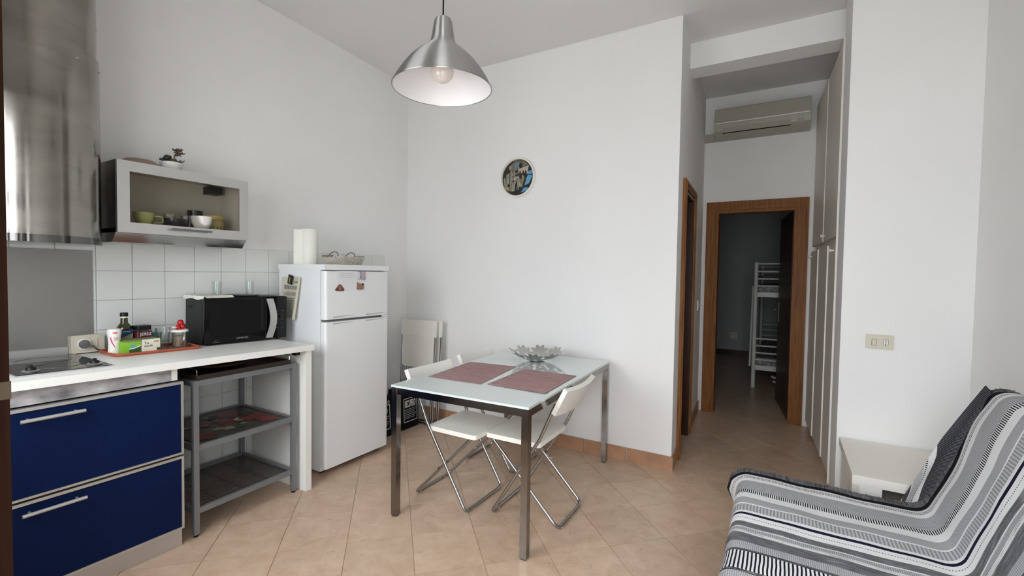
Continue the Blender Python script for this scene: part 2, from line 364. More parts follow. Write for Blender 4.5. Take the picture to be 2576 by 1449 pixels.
    def build(s, name, m, parent=None, bevel=0.0, seg=1, smooth=False, solid=0.0):
        bm = s.bm
        if bevel:
            ed = [e for e in bm.edges if len(e.link_faces) == 2 and e.calc_face_angle(0) > 0.5]
            bmesh.ops.bevel(bm, geom=ed, offset=bevel, segments=seg, affect='EDGES', profile=0.5, clamp_overlap=True)
        if solid: shell(bm, solid)
        bmesh.ops.recalc_face_normals(bm, faces=bm.faces[:])
        me = bpy.data.meshes.new(name); bm.to_mesh(me); bm.free()
        me.materials.append(M[m] if isinstance(m, str) else m)
        if smooth:
            me.polygons.foreach_set('use_smooth', [True] * len(me.polygons))
            try: me.set_sharp_from_angle(angle=radians(40))
            except Exception: pass
        o = bpy.data.objects.new(name, me); COL.objects.link(o)
        if parent: o.parent = parent
        return o
def tag(o, label=None, cat=None, group=None, kind=None):
    if label: o['label'] = label
    if cat: o['category'] = cat
    if group: o['group'] = group
    if kind: o['kind'] = kind
    return o
def thing(name, label, cat, loc=(0, 0, 0), rot=(0, 0, 0), group=None):
    o = bpy.data.objects.new(name, None); COL.objects.link(o); o.empty_display_size = 0.05
    o.location = loc; o.rotation_euler = rot
    return tag(o, label, cat, group)
def struct(o, label): o['kind'] = 'structure'; o['label'] = label; return o
def copy_tree(o, parent=None):
    c = o.copy(); COL.objects.link(c)
    if parent: c.parent = parent
    for ch in list(o.children): copy_tree(ch, c)
    return c
def text(name, s, size, m, parent, loc, rot, sx=1.0, ext=0.0004, align='CENTER', bold=False):
    cu = bpy.data.curves.new(name, 'FONT'); cu.body = s; cu.size = size; cu.align_x = align; cu.align_y = 'CENTER'; cu.extrude = ext
    cu.resolution_u = 3
    if bold: cu.offset = size * 0.02
    tmp = bpy.data.objects.new('tmp', cu); COL.objects.link(tmp)
    dg = bpy.context.evaluated_depsgraph_get(); me = bpy.data.meshes.new_from_object(tmp.evaluated_get(dg))
    bpy.data.objects.remove(tmp); bpy.data.curves.remove(cu)
    me.materials.clear(); me.materials.append(M[m])
    o = bpy.data.objects.new(name, me); COL.objects.link(o); o.parent = parent; o.location = loc; o.rotation_euler = rot; o.scale = (sx, 1, 1)
    return o
RX = (pi / 2, 0, pi / 2)      # text that faces +X and reads along +Y
RY = (pi / 2, 0, 0)           # text that faces -Y and reads along +X
def fillet(pts, r, n=5):
    P = [Vector(p) for p in pts]; out = [P[0]]
    for i in range(1, len(P) - 1):
        a = (P[i - 1] - P[i]); b = (P[i + 1] - P[i]); d = min(r, a.length * .49, b.length * .49)
        A = P[i] + a.normalized() * d; B = P[i] + b.normalized() * d
        for k in range(n + 1):
            t = k / n; out.append((1 - t) ** 2 * A + 2 * t * (1 - t) * P[i] + t * t * B)
    out.append(P[-1]); return out
def rrect(x0, x1, y0, y1, r, n=5):
    o = []
    for cx, cy, a in ((x1 - r, y1 - r, 0), (x0 + r, y1 - r, pi / 2), (x0 + r, y0 + r, pi), (x1 - r, y0 + r, 1.5 * pi)):
        for k in range(n + 1): o.append((cx + r * cos(a + pi / 2 * k / n), cy + r * sin(a + pi / 2 * k / n)))
    return o
def clip(poly, inside, cut):
    out = []
    for i, p in enumerate(poly):
        q = poly[(i + 1) % len(poly)]; a, b = inside(p), inside(q)
        if a: out.append(p)
        if a != b: out.append(cut(p, q))
    return out
def clip_rect(poly, x0, x1, y0, y1):
    for ax, val, sg in ((0, x0, 1), (0, x1, -1), (1, y0, 1), (1, y1, -1)):
        if not poly: return []
        def cut(p, q, ax=ax, val=val):
            t = (val - p[ax]) / (q[ax] - p[ax]); return (p[0] + t * (q[0] - p[0]), p[1] + t * (q[1] - p[1]))
        poly = clip(poly, lambda p, ax=ax, val=val, sg=sg: sg * (p[ax] - val) >= 0, cut)
    return poly

# ------------------------------------------------------------------ the room
XL, YB, XC, XR = -3.144, 3.322, -0.64, 0.87
CZ = 3.14
fl = struct(MB().box(-3.3, 1.9, -0.24, 8.95, -0.12, -0.0035).build('floor', 'grout'), 'beige stone-look tiles laid diagonally across the room and corridor')
D = 0.2265; OX, OY = -1.396, 1.768
areas = [(XL, XR, 0.06, YB), (-0.735, 0.30, YB, 5.10), (-1.62, 1.45, 5.10, 8.86)]
full = None; g = 0.0025
tid = 0
for i in range(-10, 16):
    for j in range(-9, 34):
        if (i + j) % 2: continue
        cx, cy = OX + D * i, OY + D * j
        d = D - g
        for ai, (x0, x1, y0, y1) in enumerate(areas):
            if ai == 2 and not (-1.3 < cx < 0.5): continue
            poly = clip_rect([(cx + d, cy), (cx, cy + d), (cx - d, cy), (cx, cy - d)], x0, x1, y0, y1)
            ar = 0.5 * abs(sum(poly[k][0] * poly[(k + 1) % len(poly)][1] - poly[(k + 1) % len(poly)][0] * poly[k][1] for k in range(len(poly)))) if len(poly) > 2 else 0
            if ar < 0.003: continue
            if len(poly) == 4 and abs(ar - 2 * d * d) < 1e-6:
                if full is None:
                    full = MB().prism([(d, 0), (0, d), (-d, 0), (0, -d)], 2, -0.012, 0.0).build('floor_tile', 'floortile', fl, bevel=0.0012)
                    full.location = (cx, cy, 0)
                else:
                    o = full.copy(); COL.objects.link(o); o.parent = fl; o.location = (cx, cy, 0)
            else:
                ux = sum(p[0] for p in poly) / len(poly); uy = sum(p[1] for p in poly) / len(poly)
                o = MB().prism([(p[0] - ux, p[1] - uy) for p in poly], 2, -0.012, 0.0).build('floor_tile', 'floortile', fl); o.location = (ux, uy, 0)
# walls
wl = struct(MB().box(XL - 0.2, XL, -0.24, YB + 0.15, 0, 3.5).build('wall_left', 'wall'), 'white kitchen wall with a band of white tiles')
CA = math.atan2(0.082, 1.728)
def cw(l, d): return (XC - l * sin(CA) - d * cos(CA), YB + l * cos(CA) - d * sin(CA))
mb = MB().prism([(XL, YB), cw(0, 0), cw(0.27, 0), cw(0.27, 0.15), cw(0.15, 0.15), (XL, YB + 0.15)], 2, 0, 3.5)
mb.prism([cw(0.84, 0), cw(1.77, 0), cw(1.77, 0.15), cw(0.84, 0.15)], 2, 0, 3.5).prism([cw(0.27, 0), cw(0.84, 0), cw(0.84, 0.15), cw(0.27, 0.15)], 2, 2.02, 3.5)
mb.prism([cw(0.2, 0.15), cw(0.9, 0.15), cw(0.9, 0.17), cw(0.2, 0.17)], 2, 0, 3.5)
struct(mb.build('wall_back', 'wall', None), 'white wall with the clock and the corridor corner')
struct(MB().box(0.30, 1.05, YB, 3.68, 0, 3.5).build('wall_pier', 'wall', None, bevel=0.004), 'white wall pier with a light switch right of the corridor')
struct(MB().box(XR, XR + 0.18, -0.24, YB, 0, 3.5).build('wall_right', 'wall'), 'white wall behind the sofa')
mb = MB()
for b in ((-3.344, -2.50, 0, 3.5), (-1.20, -0.45, 0, 3.5), (0.52, 1.05, 0, 3.5), (-2.50, -1.20, 0, 0.92), (-2.50, -1.20, 2.26, 3.5), (-0.45, 0.52, 2.34, 3.5)):
    mb.box(b[0], b[1], -0.24, 0.06, b[2], b[3])
struct(mb.build('wall_front', 'wall'), 'white front wall with a window and the balcony door the camera stands in')
struct(MB().hexa([(XL - .2, -.24, 3.286), (XR + .2, -.24, 3.286), (XR + .2, YB, CZ), (XL - .2, YB, CZ), (XL - .2, -.24, 3.5), (XR + .2, -.24, 3.5), (XR + .2, YB, 3.5), (XL - .2, YB, 3.5)]).build('ceiling', 'ceil'), 'white plaster ceiling of the room')
struct(MB().box(-0.9, 1.05, YB, 5.10, CZ, 3.5).build('ceiling_corridor', 'ceil'), 'white corridor ceiling')
struct(MB().box(-0.78, 0.32, 3.755, 3.955, 2.95, CZ).build('trim_1', 'wall', None, bevel=0.003), 'white beam across the corridor ceiling')
struct(MB().box(0.91, 1.05, 3.60, 5.05, 0, 3.5).build('wall_corridor_right', 'wall'), 'wall behind the wardrobe')
# corridor end wall with doorway, bedroom shell
mb = MB().box(-0.90, -0.60, 5.0, 5.10, 0, 3.3).box(0.10, 1.05, 5.0, 5.10, 0, 3.3).box(-0.60, 0.10, 5.0, 5.10, 2.02, 3.3)
struct(mb.build('wall_corridor_end', 'wall'), 'white corridor end wall around the bedroom door')
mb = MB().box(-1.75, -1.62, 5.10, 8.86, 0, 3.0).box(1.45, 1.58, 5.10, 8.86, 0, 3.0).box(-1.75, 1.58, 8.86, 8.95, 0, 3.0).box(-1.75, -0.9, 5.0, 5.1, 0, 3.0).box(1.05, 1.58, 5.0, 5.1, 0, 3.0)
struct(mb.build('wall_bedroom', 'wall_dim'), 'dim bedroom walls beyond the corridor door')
struct(MB().box(-1.75, 1.58, 5.1, 8.95, 3.0, 3.1).build('ceiling_bedroom', 'ceil'), 'dim bedroom ceiling')
struct(MB().box(-1.6, 1.4, 8.84, 8.86, 0, 0.09).build('baseboard_bedroom', 'darkwood_and_shade', None, bevel=0.003), 'dark skirting along the far bedroom wall')
struct(MB().box(-8, 8, -7, -0.24, -0.25, -0.12).build('terrace', 'terrace'), 'pale terrace outside the front wall')
# kitchen wall tiles
tp = 0.158; tm = None
for i in range(-5, 14):
    y0 = 0.979 + tp * i
    if y0 > 3.0 or y0 < 0.1: continue
    for k in range(10):
        z1 = 1.506 - tp * k; z0 = z1 - tp
        if z0 < -0.02: z0 = 0.0
        if z1 - z0 < 0.05: continue
        if z0 > 0.001 and tm is not None:
            o = tm.copy(); COL.objects.link(o)
        else:
            h = z1 - z0
            o = MB().box(0, 0.007, 0.0015, tp - 0.0015, 0.0015, h - 0.0015).build('wall_tile', 'wtile', wl, bevel=0.0015)
            if z0 > 0.001: tm = o
        o.parent = wl; o.location = (XL, y0, z0)
MB().box(XL, XL + 0.002, 0.35, 3.03, 0, 1.506).build('tile_grout', 'wgrout', wl)
# terracotta skirting tiles
bb = struct(MB().box(XL + .16, XC, YB - 0.004, YB, 0, 0.098).build('baseboard_back', 'wgrout'), 'terracotta tile skirting along the clock wall')
x = XC + 0.012; first = True
while x > XL + 0.3:
    x0 = max(x - 0.325, XL + 0.01)
    MB().box(x0 + 0.002, x - 0.002, YB - 0.014, YB - 0.003, 0, 0.1).build('skirting_tile', 'skirt', bb, bevel=0.003); x -= 0.329
CA = math.atan2(0.082, 1.728)
bc = struct(MB().box(-0.002, 0.0035, -0.004, 0.2, 0, 0.098).build('baseboard_corridor', 'wgrout'), 'terracotta tile skirting along the left corridor wall')
bc.location = (XC, YB, 0); bc.rotation_euler = (0, 0, CA)
for a, b in ((-0.012, 0.19), (0.93, 1.20), (1.203, 1.66)):
    MB().box(-0.001, 0.012, a, b, 0, 0.1).build('skirting_tile', 'skirt', bc, bevel=0.003)

# ------------------------------------------------------------------ doors and windows
t = thing('door_1', 'dark brown wooden balcony door frame at the left edge of the view', 'door', (-0.60, 0.06, 0)); t['kind'] = 'structure'; del t['category']
MB().box(-0.09, 0.0, 0.0, 0.0655, 0, 2.40).build('door_frame', 'jamb', t, bevel=0.002)
MB().box(1.12, 1.20, 0.0, 0.03, 0, 2.40).build('door_frame', 'jamb', t, bevel=0.004)
MB().box(0.0, 1.12, 0.0, 0.03, 2.34, 2.40).build('door_frame', 'jamb', t, bevel=0.004)
MB().box(-0.03, 0.0005, 0.05, 0.0664, 1.2495, 1.2655).build('latch_keeper', 'bronze', t, bevel=0.001)
t = thing('window_1', 'brown framed kitchen window in the front wall', 'window', (-2.50, -0.1, 0.92)); t['kind'] = 'structure'; del t['category']
for b in ((0, 1.30, 0, 0.05), (0, 1.30, 1.29, 1.34), (0, 0.05, 0.05, 1.29), (1.25, 1.30, 0.05, 1.29), (0.625, 0.675, 0.05, 1.29)):
    MB().box(b[0], b[1], 0, 0.05, b[2], b[3]).build('window_frame', 'jamb', t, bevel=0.003)
for b in ((0.05, 0.625), (0.675, 1.25)): MB().box(b[0], b[1], 0.02, 0.026, 0.05, 1.29).build('pane', 'glass', t)

def casing(t, x0, x1, top, w, m='wood', ml='wood'):
    """door casing in local x (width) facing -y, opening x0..x1"""
    for a, b, c, d in ((x0 - w, x0, 0, top + w), (x1, x1 + w, 0, top + w), (x0, x1, top, top + w)):
        MB().box(a, b, -0.022, 0, c, d).build('casing', m, t, bevel=0.004)
    for a, b, c, d in ((x0 - w * .62, x0 - w * .38, 0.01, top + w * .38), (x1 + w * .38, x1 + w * .62, 0.01, top + w * .38), (x0 - w * .62, x1 + w * .62, top + w * .4, top + w * .62)):
        MB().box(a, b, -0.029, -0.02, c, d).build('casing_moulding', m, t, bevel=0.003)
    for a, b, c, d in ((x0 - 0.004, x0 + 0.03, 0, top), (x1 - 0.03, x1 + 0.004, 0, top), (x0 + .03, x1 - .03, top - 0.03, top + 0.004)):
        MB().box(a, b, -0.012, 0.11, c, d).build('jamb_lining', ml, t, bevel=0.003)
t = thing('door_2', 'brown wooden bedroom doorway at the end of the corridor, its dark leaf open', 'door', (0, 5.0, 0)); t['kind'] = 'structure'; del t['category']
casing(t, -0.60, 0.10, 2.02, 0.083)
leaf = MB().box(0.062, 0.10, 0.11, 0.90, 0.012, 2.0).build('door_leaf', 'darkwood_and_shade', t, bevel=0.003); leaf['label'] = 'dark brown door leaf standing open into the bedroom'
leaf.matrix_local = Matrix.Translation((0.10, 0.11, 0)) @ Matrix.Rotation(radians(7.5), 4, 'Z') @ Matrix.Translation((-0.10, -0.11, 0))
h = MB().tube(fillet([(0.062, 0.85, 1.02), (0.018, 0.85, 1.02), (0.018, 0.75, 1.02)], 0.012), 0.009).build('door_handle', 'bronze', leaf, smooth=True)
MB().box(0.056, 0.063, 0.825, 0.875, 0.88, 1.10).build('handle_plate', 'bronze', leaf, bevel=0.002)
t = thing('door_3', 'narrow brown side door in the left corridor wall, its shaded opening coloured dark', 'door', (XC, YB, 0), (0, 0, CA + pi / 2)); t['kind'] = 'structure'; del t['category']
# local x runs along the corridor (away from camera), local -y faces into the corridor
casing(t, 0.27, 0.84, 2.02, 0.06, 'wood', 'darkwood_and_shade')  # dark lining and leaf colour stand for the shade in this doorway
MB().box(0.30, 0.81, 0.085, 0.115, 0.005, 1.99).build('door_leaf', 'darkwood_and_shade', t, bevel=0.003)

# ------------------------------------------------------------------ kitchen: counter and cabinets
CS = -0.0150                                   # the old worktop dips slightly towards the fridge
def zc(y): return 0.927 + CS * (y - 0.53)
TILT = (CS, 0, 0)
t = thing('worktop', 'white laminate kitchen worktop carried by a white end panel', 'worktop', (0, 0, 0))
def slab(x0, x1, y0, y1, dz0, dz1):
    return MB().hexa([(x0, y0, zc(y0) + dz0), (x1, y0, zc(y0) + dz0), (x1, y1, zc(y1) + dz0), (x0, y1, zc(y1) + dz0), (x0, y0, zc(y0) + dz1), (x1, y0, zc(y0) + dz1), (x1, y1, zc(y1) + dz1), (x0, y1, zc(y1) + dz1)])
slab(XL + 0.010, -2.49, 0.20, 1.825, -0.034, 0).build('worktop_board', 'whitelam', t, bevel=0.012, seg=4, smooth=True)
MB().box(-3.08, -2.505, 1.775, 1.815, 0, zc(1.8) - 0.037).build('end_panel', 'whitelam', t, bevel=0.004, seg=2)
MB().box(-2.60, -2.56, 1.745, 1.775, zc(1.76) - 0.065, zc(1.76) - 0.037).build('corner_bracket', 'black', t, bevel=0.003)
slab(XL + 0.010, XL + 0.024, 0.22, 0.86, 0.001, 0.04).build('upstand', 'alu', t, bevel=0.003)
slab(XL + 0.010, XL + 0.020, 0.86, 1.81, 0.001, 0.02).build('upstand', 'whitelam', t, bevel=0.003)

t = thing('drawer_cabinet', 'dark blue drawer cabinet with aluminium edging under the hob', 'cabinet', (-3.08, 0.20, 0))
MB().box(0, 0.545, 0, 0.905, 0.085, 0.885).build('carcass', 'blackmatte', t)
MB().box(0.02, 0.555, 0.0, 0.905, 0.0, 0.085).build('plinth', 'alu', t, bevel=0.003)
MB().box(0.53, 0.556, 0.0, 0.865, 0.825, 0.889).build('metal_strip', 'aluworn', t, bevel=0.002)
MB().box(0.53, 0.556, 0.865, 0.89, 0.825, 0.882).build('strip_end', 'whitelam', t, bevel=0.002)
for z0, z1 in ((0.092, 0.452), (0.461, 0.818)):
    d = MB().box(0.552, 0.572, 0.006, 0.900, z0 + 0.006, z1 - 0.006).build('drawer', 'blue', t)
    for a, b, c, e in ((0.0, 0.907, z0, z0 + 0.009), (0.0, 0.907, z1 - 0.012, z1), (0.897, 0.907, z0 + .009, z1 - .012), (0.0, 0.008, z0 + .009, z1 - .012)):
        MB().box(0.548, 0.577, a, b, c, e).build('edging', 'alu', d, bevel=0.002)
    MB().tube([(0.600, 0.345, z1 - 0.045), (0.600, 0.535, z1 - 0.045)], 0.0075, 12).tube([(0.57, 0.37, z1 - 0.045), (0.60, 0.37, z1 - 0.045)], 0.005, 8).tube([(0.57, 0.51, z1 - 0.045), (0.60, 0.51, z1 - 0.045)], 0.005, 8).build('handle', 'alu', d, smooth=True)

# hob
t = thing('hob', 'black glass two-zone hob with two knobs set in the worktop', 'hob', (-3.09, 0.558, zc(0.558)), TILT)
MB().box(0, 0.50, 0, 0.312, 0.0, 0.006).build('steel_rim', 'alu', t, bevel=0.002)
MB().box(0.006, 0.494, 0.006, 0.306, 0.004, 0.0085).build('glass_plate', 'hob', t, bevel=0.001)
for cx, r in ((0.155, 0.095), (0.345, 0.072)):
    MB().tube([(cx + r * cos(a * pi / 20), 0.165 + r * sin(a * pi / 20), 0.0088) for a in range(40)], 0.0010, 4, closed=True).build('zone_ring', 'greyplastic', t)
for y in (0.058, 0.262):
    k = MB().lathe([(0.0, 0.008), (0.027, 0.008), (0.029, 0.012), (0.024, 0.015), (0, 0.015)], 24, (0.435, y, 0)).build('knob', 'alu', t, smooth=True)
    MB().lathe([(0.017, 0.014), (0.015, 0.026), (0, 0.027)], 20, (0.435, y, 0)).box(0.425, 0.445, y - 0.004, y + 0.004, 0.02, 0.036).build('knob_grip', 'black', k, smooth=True)

# grey splash panel on the tiles
o = tag(MB().box(0, 0.006, 0, 0.66, 0, 0.49).build('splash_panel', 'splash', None, bevel=0.002), 'grey metal splash panel fixed on the tiles behind the hob', 'panel'); o.location = (XL + 0.0075, 0.303, 0.963)

# range hood
t = thing('range_hood', 'tall brushed steel cylindrical extractor hood over the hob', 'hood', (-2.91, 0.672, 1.482))
R0 = 0.248
def halfcyl(r, z0, z1, n=56):
    mb = MB(); pts = [(-0.232, r)] + [(r * sin(a), r * cos(a)) for a in [k * pi / n for k in range(n + 1)]] + [(-0.232, -r)]
    return mb.prism(pts, 2, z0, z1)
halfcyl(R0, 0.018, 0.845).build('canopy', 'steel', t, bevel=0.0015, smooth=True)
halfcyl(R0 - 0.009, 0.845, 1.80).build('flue', 'steel', t, smooth=True)
halfcyl(R0 + 0.004, -0.012, 0.019).build('base_ring', 'ringdark', t, bevel=0.004, seg=2, smooth=True)
for z, a in ((0.80, 1.0), (0.80, 0.35), (1.0, 0.28), (1.28, 1.3), (1.1, 1.32)):
    r = R0 + (0.001 if z < 0.845 else -0.009)
    MB().ball((r * sin(a + .1), r * cos(a + .1), z), 0.004, seg=8).build('rivet', 'steel_dk', t, smooth=True)

# wall cabinet
CX, CY0, CY1, Z0, Z1 = -2.872, 0.975, 1.622, 1.545, 1.905
t = thing('wall_cabinet', 'small steel wall cabinet with a framed glass flap door', 'cabinet', (XL, CY0, Z0)); LW = CY1 - CY0; LH = Z1 - Z0; LD = CX - XL
MB().box(0, LD, 0, 0.018, 0, LH).build('side_panel', 'steel', t)
MB().box(0, LD, LW - 0.018, LW, 0, LH).build('side_panel', 'cabin', t)
MB().box(0, LD, 0.018, LW - .018, LH - 0.018, LH).build('top_panel', 'cabin', t)
MB().box(0, 0.008, 0.018, LW - .018, 0.018, LH - .018).build('back_panel', 'cabin', t)
MB().box(0.008, LD, 0.018, LW - .018, 0.022, 0.040).build('bottom_shelf', 'cabin', t)
MB().prism([(0.008, -0.048), (LD - 0.045, -0.048), (LD + 0.0, -0.002), (LD, 0.022), (0.008, 0.022)], 1, 0.0, LW).build('underside', 'steel_dk', t, bevel=0.002)
d = thing('door', None, None); d.parent = t; 
for k in ('label', 'category'):
    if k in d: del d[k]
fx0, fx1 = LD + 0.001, LD + 0.022; fw = 0.052
for pts in (((0, 0), (LW, 0), (LW - fw, fw), (fw, fw)), ((LW, 0), (LW, LH), (LW - fw, LH - fw), (LW - fw, fw)), ((LW, LH), (0, LH), (fw, LH - fw), (LW - fw, LH - fw)), ((0, LH), (0, 0), (fw, fw), (fw, LH - fw))):
    MB().prism([(p[0], p[1]) for p in pts], 0, fx0, fx1).build('door_frame', 'framealu', d, bevel=0.003)
MB().box(fx0 + .006, fx0 + .010, fw - .004, LW - fw + .004, fw - .004, LH - fw + .004).build('glass_pane', 'smoke', d)
MB().box(fx1 + 0.022, fx1 + 0.030, 0.225, 0.425, 0.028, 0.038).box(fx1, fx1 + 0.024, 0.24, 0.25, 0.029, 0.037).box(fx1, fx1 + 0.024, 0.40, 0.41, 0.029, 0.037).build('handle', 'greyplastic', d, bevel=0.002)
MB().tube([(LD - 0.03, LW - 0.03, 0.10), (LD - 0.012, LW - 0.03, 0.25)], 0.005, 8).build('gas_strut', 'chrome', d, smooth=True)
MB().box(0.015, 0.09, LW - 0.12, LW - 0.045, 0.285, 0.33).build('hinge_block', 'black', t, bevel=0.004)
SH = Z0 + 0.040
def cup(name, label, cat, loc, prof, m, handle=None, group=None):
    t = thing(name, label, cat, loc, group=group)
    MB().lathe(prof, 28).build('body', m, t, smooth=True)
    if handle: MB().tube(handle, 0.0042, 8).build('handle', m, t, smooth=True)
    return t
cup('teacup', 'pale green cup with square handle in the wall cabinet', 'cup', (-2.965, 1.130, SH), [(0, 0), (0.024, 0), (0.030, 0.012), (0.046, 0.05), (0.050, 0.078), (0.047, 0.078), (0.040, 0.04), (0.0, 0.010)], 'cup',
    fillet([(0.03, 0.036, 0.062), (0.035, 0.072, 0.062), (0.035, 0.074, 0.030), (0.03, 0.032, 0.026)], 0.012))
cup('bowl', 'dark glossy bowl beside the green cup in the wall cabinet', 'bowl', (-2.93, 1.262, SH), [(0, 0), (0.04, 0), (0.054, 0.014), (0.060, 0.056), (0.056, 0.056), (0.048, 0.012), (0, 0.010)], 'darkbowl')
cup('bowl', 'white ceramic bowl in the wall cabinet', 'bowl', (-2.905, 1.385, SH), [(0, 0), (0.026, 0), (0.034, 0.010), (0.050, 0.045), (0.055, 0.082), (0.052, 0.082), (0.043, 0.04), (0, 0.010)], 'ceramic')
cup('drinking_glass', 'small clear glass behind the dark bowl', 'glass', (-3.02, 1.27, SH), [(0, 0), (0.026, 0), (0.029, 0.09), (0.027, 0.09), (0.024, 0.006), (0, 0.006)], 'glassware')
cup('drinking_glass', 'small clear glass between dark bowl and black mug', 'glass', (-3.02, 1.355, SH), [(0, 0), (0.026, 0), (0.029, 0.09), (0.027, 0.09), (0.024, 0.006), (0, 0.006)], 'glassware')
cup('mug', 'black mug at the back of the wall cabinet', 'mug', (-3.078, 1.430, SH), [(0, 0), (0.036, 0), (0.040, 0.13), (0.037, 0.13), (0.034, 0.008), (0, 0.008)], 'darkbowl')
t = thing('coffee_jar', 'ochre lidded jar printed COFFEE in the wall cabinet', 'jar', (-2.99, 1.492, SH))
MB().lathe([(0, 0), (0.050, 0), (0.053, 0.006), (0.053, 0.07), (0.047, 0.078), (0, 0.078)], 28).build('body', 'ochre', t, smooth=True)
MB().lathe([(0, 0.078), (0.054, 0.078), (0.056, 0.084), (0.056, 0.10), (0.05, 0.106), (0, 0.106)], 28).build('lid', 'ochre', t, smooth=True)
for k, ch in enumerate('COFFEE'):
    a = radians(-62 + 23 * k - 12); text('lettering', ch, 0.026, 'board', t, (0.0535 * cos(a), 0.0535 * sin(a), 0.028), (pi / 2, 0, a + pi / 2), ext=0.0003)
# on top of the cabinet
o = tag(MB().lathe([(0, 0), (0.105, 0), (0.105, 0.006), (0.09, 0.024), (0.06, 0.040), (0, 0.048)], 36).build('upturned_dish', 'plate', None, smooth=True), 'rosy brown dish lying upside down on the wall cabinet', 'dish'); o.location = (-3.0, 1.125, Z1)
t = thing('succulent_pot', 'artificial succulents in a low white bowl on the wall cabinet', 'plant', (-2.955, 1.255, Z1)); t.scale = (0.86, 0.86, 0.86)
MB().lathe([(0, 0), (0.040, 0), (0.054, 0.018), (0.063, 0.056), (0.060, 0.056), (0.052, 0.046), (0, 0.046)], 28).build('pot', 'ceramic', t, smooth=True)
mb = MB(); mb.ball((0.0, 0.005, 0.062), 0.030, 1, 1.15, 0.8).build('cactus_dome', 'leafol', t, smooth=True)
def rosette(mb, c, n, L, W, tilt, r0=0.0, droop=0.0):
    for k in range(n):
        a = 2 * pi * k / n + r0; d = Vector((cos(a) * cos(tilt), sin(a) * cos(tilt), sin(tilt))); s = Vector((-sin(a), cos(a), 0))
        c_ = Vector(c); up = Vector((0, 0, 0.003))
        P = [c_, c_ + d * L * .5 + s * W * .5, c_ + d * L + Vector((0, 0, -droop)), c_ + d * L * .5 - s * W * .5]
        A = [mb.bm.verts.new(p + up) for p in P]; B = [mb.bm.verts.new(p - up) for p in P]
        mb.bm.faces.new(A); mb.bm.faces.new(B[::-1])
        for i in range(4): mb.bm.faces.new((A[i], B[i], B[(i + 1) % 4], A[(i + 1) % 4]))
    return mb
mb = MB(); 
for n, L, tl in ((6, 0.042, 0.3), (5, 0.034, 0.8)): rosette(mb, (0.01, -0.034, 0.058), n, L, 0.02, tl, n * .3)
mb.ball((0.01, -0.028, 0.085), 0.018, seg=10).ball((0.0, -0.008, 0.092), 0.011, seg=8).build('dark_rosette', 'leafdk', t)
mb = MB(); 
for k in range(9): rosette(mb, (0.005, 0.040, 0.055), 1, 0.045, 0.008, 0.5 + 0.1 * (k % 4), k * 0.75)
mb.build('spiky_rosette', 'leafbr', t)
MB().tube([(0, 0.012, 0.075), (0.0, 0.018, 0.10), (0.004, 0.034, 0.115)], 0.0035, 6).build('stem', 'leafbr', t, smooth=True)
mb = MB(); rosette(mb, (0.004, 0.046, 0.122), 6, 0.032, 0.022, 0.25, 0.2); rosette(mb, (0.004, 0.028, 0.134), 6, 0.030, 0.020, 0.5, 0.7); rosette(mb, (0.004, 0.050, 0.136), 5, 0.026, 0.018, 0.9); rosette(mb, (0.004, 0.036, 0.124), 5, 0.026, 0.016, -0.6, 0.4)
mb.build('flower_rosette', 'leafbr', t)

# ------------------------------------------------------------------ things on the worktop
def wt(x, y, dz=0.0): return (x, y, zc(y) + dz)
t = thing('power_socket', 'beige surface socket with a grey plug beside the hob', 'socket', (XL + 0.012, 0.862, 0.930))
MB().box(0, 0.045, 0, 0.130, -0.004, 0.085).build('back_box', 'beige', t, bevel=0.003)
MB().box(0.045, 0.052, -0.001, 0.131, -0.003, 0.088).build('face_plate', 'beige', t, bevel=0.003)
MB().lathe([(0, 0), (0.028, 0), (0.028, 0.012), (0.023, 0.012), (0.022, 0.004), (0, 0.004)], 28).xf(Matrix.Translation((0.052, 0.047, 0.042)) @ Matrix.Rotation(pi / 2, 4, 'Y')).build('socket_ring', 'white', t, smooth=True)
MB().box(0.052, 0.055, 0.078, 0.102, 0.018, 0.066).build('switch_rocker', 'beige', t, bevel=0.001)
t2 = thing('power_plug', 'grey round plug with its cable in the beige socket', 'plug', (XL + 0.068, 0.909, 0.972))
MB().lathe([(0, 0), (0.020, 0), (0.022, 0.012), (0.016, 0.030), (0, 0.033)], 20).xf(Matrix.Rotation(pi / 2, 4, 'Y')).build('plug_body', 'greyplastic', t2, smooth=True)
MB().tube(fillet([(0.028, 0.0, 0), (0.03, 0.028, -0.010), (0.012, 0.050, -0.036), (-0.040, 0.085, -0.042), (-0.044, 0.30, -0.0475)], 0.03), 0.004, 8).build('cable', 'greyplastic', t2, smooth=True)

t = thing('serving_tray', 'terracotta plastic tray holding condiments on the worktop', 'tray', (-3.075, 0.965, zc(0.965) + 0.0005), (CS, 0, -0.02))
MB().prism(rrect(0, 0.235, 0, 0.385, 0.03), 2, 0, 0.004).build('base', 'clay', t)
pr = rrect(0, 0.235, 0, 0.385, 0.03); MB().tube([(p[0], p[1], 0.010) for p in pr], 0.0065, 8, closed=True).build('rim', 'clay', t, smooth=True)
TZ = 0.0055
t = thing('salt_tub', 'white salt tub with a pink stripe standing on the tray', 'tub', wt(-2.935, 0.985, TZ))
MB().lathe([(0, 0), (0.024, 0), (0.026, 0.005), (0.024, 0.05), (0.027, 0.098), (0.0, 0.098)], 28).build('body', 'white', t, smooth=True)
MB().lathe([(0, 0.098), (0.029, 0.098), (0.029, 0.122), (0.026, 0.128), (0, 0.128)], 28).build('lid', 'white', t, smooth=True)
